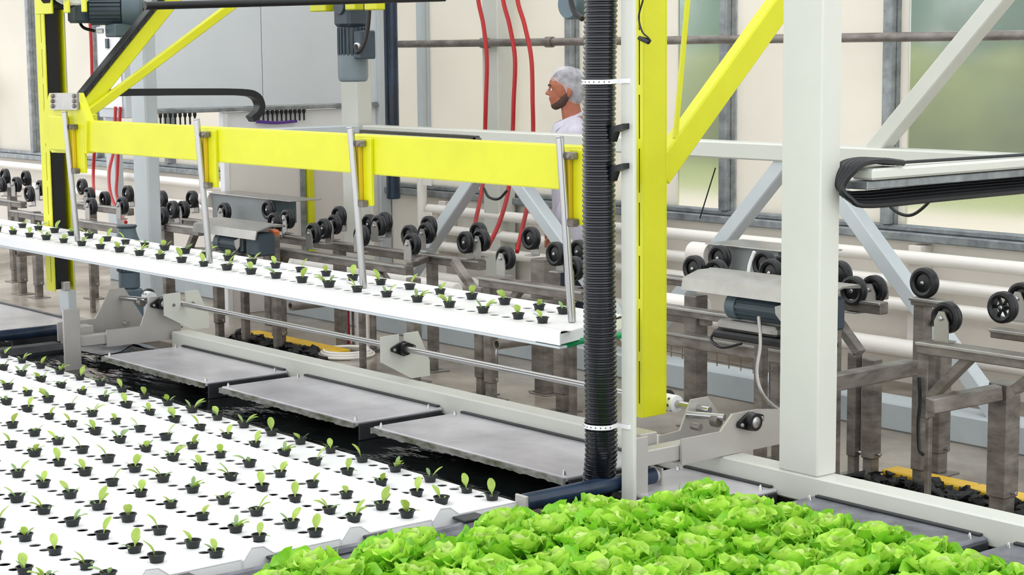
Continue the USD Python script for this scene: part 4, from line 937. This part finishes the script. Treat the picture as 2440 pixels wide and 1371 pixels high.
# R8 right edge
rack('roller rack at the right edge with a sloping brace under its low rail', (-4.2, 5.6, 0), rails=(((-4.238, 5.450, 0.679), (-3.658, 5.450, 0.653), 0.08, 0.045), ((-4.492, 5.720, 0.779), (-4.327, 5.720, 0.782), 0.06, 0.03), ((-4.088, 5.680, 0.705), (-3.816, 5.680, 0.708), 0.06, 0.035)),
     legs=((-4.467, 5.74, 0.779, 0.055), (-4.621, 6.05, 0.55, 0.075), (-3.994, 5.62, 0.52, 0.085)),
     braces=(((-4.211, 5.460, 0.448), (-4.018, 5.460, 0.638)), ((-3.834, 5.460, 0.532), (-3.698, 5.460, 0.641))),
     cross=(((-4.087, 5.300, 0.459), (-3.983, 5.570, 0.490), 0.055), ((-4.228, 5.46, 0.652), (-4.228, 5.46, 0.373), 0.05), ((-4.211, 5.46, 0.375), (-4.211, 5.46, 0.002), 0.022), ((-4.412, 5.750, 0.682), (-4.598, 6.020, 0.634), 0.03)),
     wheels=(((-4.447, 5.720, 0.839), dict(fork=0)), ((-4.156, 5.480, 0.757), dict(fork=-1)), ((-4.039, 5.660, 0.790), dict(fork=0, spoked=True)), ((-4.124, 5.900, 0.795), F_)))

single('leg_cable', tube([(-4.230, 5.420, 0.530), (-4.224, 5.420, 0.435), (-4.230, 5.420, 0.355), (-4.223, 5.420, 0.260), (-4.203, 5.420, 0.240)], 0.007, 7, 5), 'black_rubber', 'black cable hanging down beside the short hanging leg at right', 'cable')
# covered drive motors on the racks
def drive(label, o, sx, flip, tone):
    """Sheet-metal hood over a small finned motor and gearbox; o = front lower corner of the hood."""
    x, y, z = o
    t = thing('drive_motor', label, 'motor', (x + sx / 2, y, z - 0.2))
    hood = [(y, z), (y + 0.012, z + 0.05), (y + 0.10, z + 0.075), (y + 0.20, z + 0.075), (y + 0.21, z + 0.06), (y + 0.104, z + 0.068), (y + 0.02, z + 0.045), (y + 0.006, z)]
    part(t, 'hood', prism(hood, x, x + sx, 'x'), 'steel', 'folded sheet-metal hood')
    part(t, 'hood_cheek', prism([(y + 0.006, z + 0.0), (y + 0.02, z + 0.045), (y + 0.104, z + 0.067), (y + 0.2, z + 0.06), (y + 0.2, z - 0.09), (y + 0.16, z - 0.09)], x + sx * 0.76, x + sx * 0.76 + 0.004, 'x'), 'steel')
    part(t, 'finned_body', ribbed(0.052, sx * 0.30, (x + sx * 0.36, y + 0.075, z - 0.05), (1, 0, 0), 14), tone)
    part(t, 'fan_cover', lathe([(0, 0), (0.046, 0), (0.054, 0.008), (0.054, 0.06), (0, 0.06)], (x + sx * 0.36 - 0.062, y + 0.075, z - 0.05), (1, 0, 0), 24), 'motor_blue')
    part(t, 'gearbox', cat(bx(x + sx * 0.71, x + sx * 0.755, y + 0.02, y + 0.12, z - 0.085, z + 0.01, 0.008), bx(x + sx * 0.78, x + sx * 0.97, y + 0.03, y + 0.15, z - 0.1, z + 0.03, 0.01)), tone)
    part(t, 'gearbox_flange', prism([(x + sx * 0.66, z - 0.02), (x + sx * 0.75, z + 0.0), (x + sx * 0.74, z - 0.05), (x + sx * 0.70, z - 0.075), (x + sx * 0.665, z - 0.05)], y + 0.008, y + 0.018, 'y'), 'steel')
    part(t, 'drip_tray', cat(bx(x + sx * 0.22, x + sx * 0.64, y + 0.03, y + 0.16, z - 0.15, z - 0.108, 0.012)), 'steel')
    part(t, 'black_guard', cat(bx(x + sx * 0.2, x + sx * 0.9, y + 0.02, y + 0.18, z - 0.185, z - 0.152, 0.012)), 'black_plastic')
    part(t, 'motor_cable', tube([(x + sx * 0.22, y + 0.05, z - 0.15), (x + sx * 0.2, y + 0.02, z - 0.19), (x + sx * 0.3, y, z - 0.215), (x + sx * 0.42, y + 0.02, z - 0.19)], 0.006, 7, 5), 'black_rubber')
    part(t, 'support', bx(x + sx * 0.3, x + sx * 0.36, y + 0.19, y + 0.23, 0.05, z - 0.0, 0.003), 'rack_steel')
    part(t, 'support', bx(x + sx * 0.8, x + sx * 0.86, y + 0.19, y + 0.23, 0.05, z - 0.0, 0.003), 'rack_steel')
    return t
drive('motor under a grey sheet hood left of the second steel rod', (-9.620, 5.420, 0.696), 0.71, 1, 'motor_dark')
drive('motor under a grey sheet hood between the yellow column and broad cream post', (-5.366, 5.300, 0.763), 0.78, 1, 'motor_dark')
def hoodbox(label, o, sx, dy, h):
    x, y, z = o
    t = thing('motor_hood', label, 'motor hood', (x + sx / 2, y, z - h))
    part(t, 'hood_top', bx(x, x + sx, y - 0.03, y + dy, z - 0.006, z, 0.002), 'steel')
    part(t, 'hood_front', bx(x, x + sx * 0.7, y, y + 0.006, z - h, z - 0.0065, 0.001), 'hood_grey')
    part(t, 'hood_side', bx(x + sx * 0.7 + 0.001, x + sx * 0.7 + 0.006, y, y + dy, z - h, z - 0.0065, 0.001), 'motor_blue')
    part(t, 'motor_end', lathe([(0, 0), (0.046, 0), (0.054, 0.008), (0.054, 0.13), (0, 0.13)], (x - 0.135, y + 0.02, z - h * 0.30), (1, 0, 0), 24), 'beige_panel')
    part(t, 'stand', bx(x + sx * 0.45, x + sx * 0.52, y + dy * 0.5, y + dy * 0.5 + 0.05, 0.0, z - h * 0.9, 0.003), 'rack_steel')
hoodbox('grey motor hood behind the rollers, left of the second steel rod', (-10.550, 6.100, 0.844), 1.0, 0.2, 0.17)
hoodbox('grey motor hood behind the rollers, right of the yellow column', (-6.008, 6.120, 0.850), 0.62, 0.22, 0.2)
single('hanging_cable', tube([(-4.928, 5.300, 0.696), (-4.899, 5.280, 0.592), (-4.888, 5.250, 0.480), (-4.856, 5.250, 0.400), (-4.830, 5.300, 0.344), (-4.809, 5.350, 0.337)], 0.0075, 8, 6), 'steel', 'grey cable hanging in a curve below the right covered motor', 'cable')
tk = thing('cable_clip_rod', 'thin white rod leaning beside the rollers left of the broad cream post', 'rod', (-5.174, 5.500, 0.816))
part(tk, 'rod_stick', tube([(-5.176, 5.500, 0.807), (-5.168, 5.500, 0.865), (-5.142, 5.500, 0.923)], 0.007, 8, 4), 'white_plastic')
single('orange_fitting', cat(bx(-9.122, -9.049, 5.62, 5.68, 0.66, 0.73, 0.012)), 'orange_part', 'small orange fitting at the end of the left covered motor', 'fitting')
# vertical blue-grey pump motor behind the lifted channel
vx, vy = -9.602, 4.98
vm = thing('pump_motor', 'dark blue vertical pump motor seen above and below the lifted channel at left', 'pump', (vx, vy, 0.1))
part(vm, 'motor_top', lathe([(0, 0), (0.055, 0), (0.062, 0.008), (0.055, 0.016), (0, 0.016)], (vx, vy, 0.751), (0, 0, 1), 24), 'motor_dark')
part(vm, 'motor_bell', lathe([(0.0, -0.12), (0.075, -0.12), (0.078, -0.09), (0.06, -0.045), (0.05, -0.001), (0, -0.001)], (vx, vy, 0.751), (0, 0, 1), 28), 'motor_blue')
zb = 0.499
part(vm, 'finned_body', ribbed(0.07, 0.12, (vx + 0.01, vy, zb), (0, 0, 1), 16), 'motor_dark')
part(vm, 'gear_housing', cat(cyl((vx + 0.01, vy, zb - 0.10), (vx + 0.01, vy, zb - 0.001), 0.062, 20), bx(vx - 0.05, vx + 0.07, vy - 0.06, vy + 0.06, 0.12, zb - 0.101, 0.012)), 'motor_blue')
part(vm, 'pump_stand', bx(vx - 0.03, vx + 0.05, vy - 0.03, vy + 0.03, 0.0, 0.119, 0.004), 'rack_steel')
# open grey drain pipes under the racks
for k, (p, l, w_) in enumerate(((((-11.403, 5.100, 0.448)), 0.7, 'under the left end of the lifted channel'), ((-8.286, 5.250, 0.397), 0.6, 'under the middle of the lifted channel'), ((-6.462, 5.200, 0.412), 0.6, 'dripping under the right end of the lifted channel'))):
    p = np.array(p); t = thing('drain_pipe', 'grey open-ended drain pipe %s' % w_, 'pipe', tuple(p))
    part(t, 'pipe_wall', lathe([(0.017, 0), (0.024, 0), (0.024, l), (0.017, l), (0.017, 0)], p, (0.0, 1, 0.0), 20), 'rack_steel')
    part(t, 'pipe_stay', bx(p[0] - 0.015, p[0] + 0.015, p[1] + l * 0.75, p[1] + l * 0.75 + 0.03, 0.0, p[2] - 0.022, 0.002), 'rack_steel')
    if k == 2:
        part(t, 'water_dribble', tube([p + (0, 0.0, -0.022), p + (0.002, -0.004, -0.05), p + (0.001, -0.004, -0.085)], 0.004, 6, 4), 'rod_steel', 'water dribbling from the pipe mouth')
# big white pipe lying under the middle rack
single('drain_main', cat(cyl((-9.733, 6.200, 0.432), (-8.048, 6.200, 0.422), 0.042, 20), cyl((-9.748, 6.200, 0.434), (-9.675, 6.200, 0.432), 0.05, 20)), 'white_pipe', 'thick white pipe running low behind the middle roller rack', 'pipe')
single('floor_pipe', cat(cyl((-6.511, 6.250, 0.510), (-6.162, 6.250, 0.510), 0.05, 18)), 'white_pipe', 'short thick white pipe behind the rollers right of the yellow column', 'pipe')
gt = thing('wire_grating', 'rusty wire mesh standing behind the yellow column near the kerb', 'wire mesh', (-6.055, 6.200, 0.294))
ga, gb = np.array((-6.459, 6.200, 0.359)), np.array((-5.525, 6.200, 0.340))
for k in range(2):
    part(gt, 'mesh_wire', cyl(ga - (0, 0, 0.075 * k), gb - (0, 0, 0.075 * k), 0.004, 6), 'rack_steel')
for k in range(12):
    c = ga + (gb - ga) * (k + 0.5) / 12
    part(gt, 'mesh_wire', cyl(c, c - np.array([0, 0, 0.1]), 0.0025, 6), 'rack_steel')
# yellow-edged black rubber strips on the floor
def strip(label, x0, x1, y, seed, n):
    g = np.random.default_rng(seed)
    t = thing('floor_strip', label, 'floor strip', ((x0 + x1) / 2, y, 0))
    nseg = max(2, int((x1 - x0) / 0.42)); xs = np.linspace(x0, x1, nseg + 1)
    for a, b in zip(xs[:-1], xs[1:]):
        part(t, 'yellow_edge', bx(a + 0.002, b - 0.002, y, y + 0.10, 0.02, 0.045, 0.006), 'mat_yellow')
    part(t, 'rubber_base', bx(x0, x1, y - 0.17, y + 0.1, 0.0, 0.0195, 0.004), 'mat_black')
    for k in range(n):
        x = x0 + (x1 - x0) * (k + 0.5) / n + g.uniform(-0.012, 0.012)
        s = g.uniform(0.022, 0.04)
        pts = np.array([x, y - 0.085 + g.uniform(-0.06, 0.06), 0.04]) + g.normal(size=(9, 3)) * np.array([s, s, s * 0.7]) * 0.6
        pts[:, 2] = np.clip(pts[:, 2], 0.0196, 0.075); pts[:, 1] = np.clip(pts[:, 1], y - 0.17, y - 0.002)
        part(t, 'rubber_lump', hull(pts), 'mat_black', smooth=False)
strip('yellow-edged strip of black rubber lumps on the wet floor at right', -4.696, -3.861, 5.78, 1, 56)
strip('yellow-edged strip of black rubber lumps on the wet floor under the long shaft', -9.677, -8.675, 5.80, 2, 56)
hc = single('coiled_hose', cat(*[tube([(-8.723 + (0.16 - 0.015 * k) * math.cos(a), 5.9 + (0.16 - 0.015 * k) * math.sin(a), 0.012 + 0.012 * k) for a in np.linspace(0, 2 * math.pi, 20)], 0.009, 6, 2) for k in range(3)]), 'white_pipe', 'coil of pale hose lying on the floor beside the rubber strip', 'hose')
for k, (px_, w_) in enumerate(((700, 'left'), (850, 'right'))):
    pass
hs = thing('pipe_manifold', 'cluster of small pale vertical pipes behind the long shaft', 'pipes', (-8.831, 6.05, 0.0))
for k in range(6):
    xx = -8.993 + 0.052 * k
    part(hs, 'small_pipe', cyl((xx, 6.1, 0.02), (xx, 6.1, 0.36), (0.011, 0.008, 0.014, 0.007, 0.012, 0.02)[k], 10), ('red_hose', 'rack_steel', 'white_pipe', 'motor_dark', 'white_pipe', 'rack_steel')[k])
part(hs, 'pipe_foot', bx(-8.993 - 0.02, -8.993 + 0.29, 6.07, 6.13, 0.0, 0.0195, 0.003), 'rack_steel')

# red hoses hanging in front of the wall
RH = [([(-8.977, 7.100, 2.126), (-8.919, 7.100, 1.907), (-8.889, 7.100, 1.702), (-8.902, 7.100, 1.444), (-8.918, 7.100, 1.210), (-8.819, 7.000, 0.933), (-8.572, 6.750, 0.746), (-8.420, 6.600, 0.642)], 'left of the three beside the worker'),
      ([(-8.735, 7.100, 2.119), (-8.665, 7.100, 1.903), (-8.616, 7.100, 1.701), (-8.632, 7.100, 1.448), (-8.647, 7.100, 1.219), (-8.566, 7.000, 0.921), (-8.410, 6.800, 0.740), (-8.274, 6.600, 0.616)], 'middle of the three beside the worker'),
      ([(-8.599, 7.100, 2.115), (-8.522, 7.100, 1.901), (-8.462, 7.100, 1.701), (-8.453, 7.100, 1.451), (-8.452, 7.100, 1.225), (-8.368, 7.000, 0.906), (-8.185, 6.800, 0.755), (-8.006, 6.600, 0.612)], 'right of the three, closest to the worker'),
      ([(-13.820, 6.900, 2.257), (-13.802, 6.900, 1.851), (-13.812, 6.900, 1.375), (-13.811, 6.900, 1.032), (-13.856, 6.900, 0.754), (-13.454, 6.700, 0.615)], 'single one far left behind the yellow brace'),
      ([(-13.964, 7.180, 1.313), (-13.857, 7.100, 0.988), (-13.472, 6.850, 0.808), (-13.163, 6.700, 0.647), (-12.832, 6.600, 0.525), (-12.347, 6.400, 0.505)], 'left of the short pair under the yellow beam'),
      ([(-13.875, 7.180, 1.315), (-13.902, 7.160, 0.949), (-13.863, 7.120, 0.743), (-13.752, 7.050, 0.613), (-13.597, 7.000, 0.520)], 'right of the short pair under the yellow beam')]
for p, w_ in RH:
    if p[0][2] > 1.6: p = [(p[0][0], p[0][1], 3.5), (p[0][0], p[0][1], 2.6)] + p
    single('red_hose', tube(p, 0.0135, 10, 6), 'red_hose', 'red rubber hose hanging down, %s' % w_, 'hose')
single('slack_cable', tube([(-8.181, 6.500, 0.973), (-8.132, 6.500, 0.923), (-8.045, 6.500, 0.918), (-7.969, 6.500, 0.967)], 0.008, 8, 6), 'black_rubber', 'slack black cable hanging under the yellow beam between red hoses', 'cable')

# ------------------------------------------------------------------ the worker behind the racks
MX, MY = -7.998, 6.98
fa = math.atan2(-0.76, -0.65)                      # the way the worker faces
fd = np.array([math.cos(fa), math.sin(fa), 0]); sd = np.array([-math.sin(fa), math.cos(fa), 0])   # forward, and the worker's left
hz_ = 1.521
O = np.array([MX, MY, 0.0])
def W(f, s, z): return O + fd * f + sd * s + np.array([0, 0, z])
def sph(c, r, n=1):
    m = trimesh.creation.icosphere(subdivisions=n, radius=1.0); m.apply_scale(r); m.apply_translation(c); return m
def mhull(balls):
    P = np.vstack([sph(c, r).vertices for c, r in balls])
    return m3.Manifold.hull_points([tuple(map(float, p)) for p in P])
def skin(groups, edge=0.02, it=12):
    m = m3.Manifold.batch_boolean([mhull(gp) for gp in groups], m3.OpType.Add).refine_to_length(edge)
    a = m.to_mesh(); t = trimesh.Trimesh(a.vert_properties[:, :3], a.tri_verts, process=True)
    trimesh.smoothing.filter_taubin(t, iterations=it); return t
HC = hz_
man = thing('person', 'person in a white hair net and pale collared shirt looking left behind the yellow beam', 'person', (MX, MY, 0))
head = [[(W(-0.012, 0, HC + 0.03), 0.082), (W(0.035, 0, HC + 0.03), 0.074), (W(0.02, 0, HC + 0.0), 0.074)],
        [(W(0.035, 0, HC + 0.02), 0.066), (W(0.058, 0, HC - 0.035), 0.047), (W(0.03, 0, HC - 0.03), 0.058)],
        [(W(0.06, 0, HC - 0.04), 0.042), (W(0.068, 0, HC - 0.078), 0.030), (W(0.03, 0.03, HC - 0.055), 0.03), (W(0.03, -0.03, HC - 0.055), 0.03)],
        [(W(0.098, 0, HC + 0.012), 0.008), (W(0.118, 0, HC - 0.018), 0.0095), (W(0.098, 0.012, HC - 0.022), 0.008), (W(0.098, -0.012, HC - 0.022), 0.008)],
        [(W(0.098, 0, HC - 0.045), 0.010), (W(0.094, 0.018, HC - 0.046), 0.008), (W(0.094, -0.018, HC - 0.046), 0.008)],
        [(W(0.094, 0, HC - 0.058), 0.011), (W(0.088, 0.016, HC - 0.058), 0.009), (W(0.088, -0.016, HC - 0.058), 0.009)],
        [(W(0.098, 0.03, HC + 0.024), 0.009), (W(0.1, -0.0, HC + 0.024), 0.010), (W(0.098, -0.03, HC + 0.024), 0.009)],
        [(W(-0.01, 0.078, HC + 0.005), 0.012), (W(-0.008, 0.076, HC - 0.03), 0.010), (W(-0.02, 0.082, HC - 0.01), 0.010)],
        [(W(-0.01, -0.078, HC + 0.005), 0.012), (W(-0.008, -0.076, HC - 0.03), 0.010), (W(-0.02, -0.082, HC - 0.01), 0.010)]]
SH = HC - 0.235
body = head + [[(W(-0.01, 0, HC - 0.05), 0.054), (W(-0.035, 0, SH + 0.04), 0.062)],
        [(W(-0.035, 0, SH + 0.045), 0.066), (W(-0.045, 0.17, SH - 0.01), 0.052), (W(-0.045, -0.17, SH - 0.01), 0.052)],
        [(W(-0.03, 0.11, SH - 0.06), 0.10), (W(-0.03, -0.11, SH - 0.06), 0.10), (W(-0.02, 0.09, SH - 0.32), 0.10), (W(-0.02, -0.09, SH - 0.32), 0.10)],
        [(W(-0.02, 0.09, SH - 0.32), 0.10), (W(-0.02, -0.09, SH - 0.32), 0.10), (W(-0.03, 0.09, SH - 0.55), 0.10), (W(-0.03, -0.09, SH - 0.55), 0.10)]]
for s in (1, -1):
    body += [[(W(-0.045, 0.18 * s, SH - 0.015), 0.050), (W(-0.05, 0.235 * s, SH - 0.29), 0.040)], [(W(-0.05, 0.235 * s, SH - 0.29), 0.038), (W(0.06, 0.225 * s, SH - 0.53), 0.028)],
             [(W(-0.03, 0.09 * s, SH - 0.53), 0.088), (W(-0.01 + 0.04 * s, 0.10 * s, 0.48), 0.058)], [(W(-0.01 + 0.04 * s, 0.10 * s, 0.48), 0.054), (W(-0.03 + 0.05 * s, 0.10 * s, 0.09), 0.038)],
             [(W(-0.05 + 0.05 * s, 0.10 * s, 0.045), 0.040), (W(0.12 + 0.05 * s, 0.115 * s, 0.03), 0.030)]]
    hp = W(0.07, 0.225 * s, SH - 0.56)
    body += [[(hp, 0.024), (hp + fd * 0.03 - np.array([0, 0, 0.07]), 0.020), (hp + fd * 0.015 + sd * 0.02 * s - np.array([0, 0, 0.06]), 0.016)]]
    for k in range(4):
        b0 = hp + fd * (0.045 - 0.02 * k) - np.array([0, 0, 0.075 - 0.004 * k]); l = (0.034, 0.04, 0.037, 0.028)[k]
        body += [[(b0, 0.0095), (b0 - np.array([0, 0, l]) + fd * 0.004, 0.009)], [(b0 - np.array([0, 0, l]) + fd * 0.004, 0.009), (b0 - np.array([0, 0, l * 1.75]) - sd * 0.014 * s, 0.0078)]]
    t0 = hp + fd * 0.03 - np.array([0, 0, 0.02])
    body += [[(t0, 0.012), (t0 + fd * 0.028 - np.array([0, 0, 0.035]), 0.0095)], [(t0 + fd * 0.028 - np.array([0, 0, 0.035]), 0.0095), (t0 + fd * 0.03 - np.array([0, 0, 0.065]), 0.008)]]
part(man, 'body', skin(body, 0.011, 8), 'skin', smooth=True)
for s in (1, -1):
    part(man, 'eye', sph(W(0.091, 0.028 * s, HC + 0.005), 0.0092), 'white_label', smooth=True)
    part(man, 'pupil', sph(W(0.0965, 0.030 * s, HC + 0.005), 0.0052), 'dark_gap', smooth=True)
    part(man, 'eyebrow', tube([W(0.108, 0.012 * s, HC + 0.028), W(0.106, 0.028 * s, HC + 0.032), W(0.096, 0.042 * s, HC + 0.028)], 0.0042, 6, 3), 'hair')
part(man, 'beard', skin([[(W(0.066, 0, HC - 0.083), 0.031), (W(0.03, 0.036, HC - 0.066), 0.028), (W(0.03, -0.036, HC - 0.066), 0.028)], [(W(0.03, 0.038, HC - 0.064), 0.028), (W(0.0, 0.058, HC - 0.03), 0.020)], [(W(0.03, -0.038, HC - 0.064), 0.028), (W(0.0, -0.058, HC - 0.03), 0.020)]], 0.012, 6), 'beard', smooth=True)
part(man, 'hair', skin([[(W(-0.02, 0, HC + 0.036), 0.084), (W(0.022, 0, HC + 0.046), 0.074), (W(-0.035, 0, HC - 0.02), 0.068)]], 0.014, 4), 'hair', smooth=True)
nt = skin([[(W(-0.024, 0, HC + 0.042), 0.094), (W(0.024, 0, HC + 0.062), 0.078), (W(-0.04, 0, HC - 0.01), 0.083), (W(0.05, 0, HC + 0.068), 0.054)]], 0.012, 4)
q = nt.vertices - W(-0.01, 0, HC + 0.04)
nt.vertices += (q / np.linalg.norm(q, axis=1)[:, None]) * (0.005 * (meshkit.noise(nt.vertices * 34, 3) - 0.5))[:, None]
part(man, 'hair_net', nt, 'hairnet', 'gauzy white hair net', smooth=True)
sh = [[(W(-0.035, 0.06, SH + 0.02), 0.072), (W(-0.035, -0.06, SH + 0.02), 0.072), (W(-0.045, 0.17, SH - 0.012), 0.062), (W(-0.045, -0.17, SH - 0.012), 0.062)],
      [(W(-0.03, 0.115, SH - 0.06), 0.116), (W(-0.03, -0.115, SH - 0.06), 0.116), (W(-0.02, 0.095, SH - 0.32), 0.116), (W(-0.02, -0.095, SH - 0.32), 0.116)],
      [(W(-0.02, 0.095, SH - 0.32), 0.116), (W(-0.02, -0.095, SH - 0.32), 0.116), (W(-0.03, 0.1, SH - 0.58), 0.118), (W(-0.03, -0.1, SH - 0.58), 0.118)]]
for s in (1, -1):
    sh += [[(W(-0.045, 0.18 * s, SH - 0.015), 0.064), (W(-0.05, 0.237 * s, SH - 0.28), 0.058)], [(W(-0.05, 0.237 * s, SH - 0.28), 0.056), (W(0.045, 0.226 * s, SH - 0.49), 0.044)]]
part(man, 'shirt', skin(sh, 0.018, 8), 'shirt', smooth=True)
for s in (1, -1):
    part(man, 'collar', hull([W(-0.085, 0.02 * s, SH + 0.115), W(-0.07, 0.07 * s, SH + 0.095), W(0.01, 0.076 * s, SH + 0.075), W(0.075, 0.04 * s, SH + 0.045), W(0.098, 0.055 * s, SH - 0.012), W(0.075, 0.09 * s, SH + 0.0), W(0.0, 0.095 * s, SH + 0.06), W(-0.09, 0.05 * s, SH + 0.09)]), 'shirt', smooth=20)
    part(man, 'chest_patch', bar(W(0.094, 0.075 * s - 0.028, SH - 0.105), W(0.094, 0.075 * s + 0.028, SH - 0.105), 0.006, 0.04, 0.001), 'white_label', 'plain white chest patch')
for zz_ in (0.04, 0.12, 0.2):
    part(man, 'shirt_button', lathe([(0, 0), (0.006, 0), (0.005, 0.003), (0, 0.003)], W(0.094, 0, SH - zz_), tuple(fd), 8), 'white_plastic')
tr = [[(W(-0.03, 0.09, SH - 0.5), 0.104), (W(-0.03, -0.09, SH - 0.5), 0.104), (W(-0.03, 0.09, SH - 0.62), 0.1), (W(-0.03, -0.09, SH - 0.62), 0.1)]]
for s in (1, -1):
    tr += [[(W(-0.03, 0.09 * s, SH - 0.6), 0.1), (W(-0.01 + 0.04 * s, 0.10 * s, 0.48), 0.072)], [(W(-0.01 + 0.04 * s, 0.10 * s, 0.48), 0.072), (W(-0.03 + 0.05 * s, 0.10 * s, 0.11), 0.062)]]
part(man, 'trousers', skin(tr, 0.025, 8), 'trousers', smooth=True)
for s in (1, -1):
    part(man, 'shoe', skin([[(W(-0.055 + 0.05 * s, 0.10 * s, 0.05), 0.048), (W(0.12 + 0.05 * s, 0.115 * s, 0.036), 0.036)]], 0.02, 4), 'black_rubber', smooth=True)
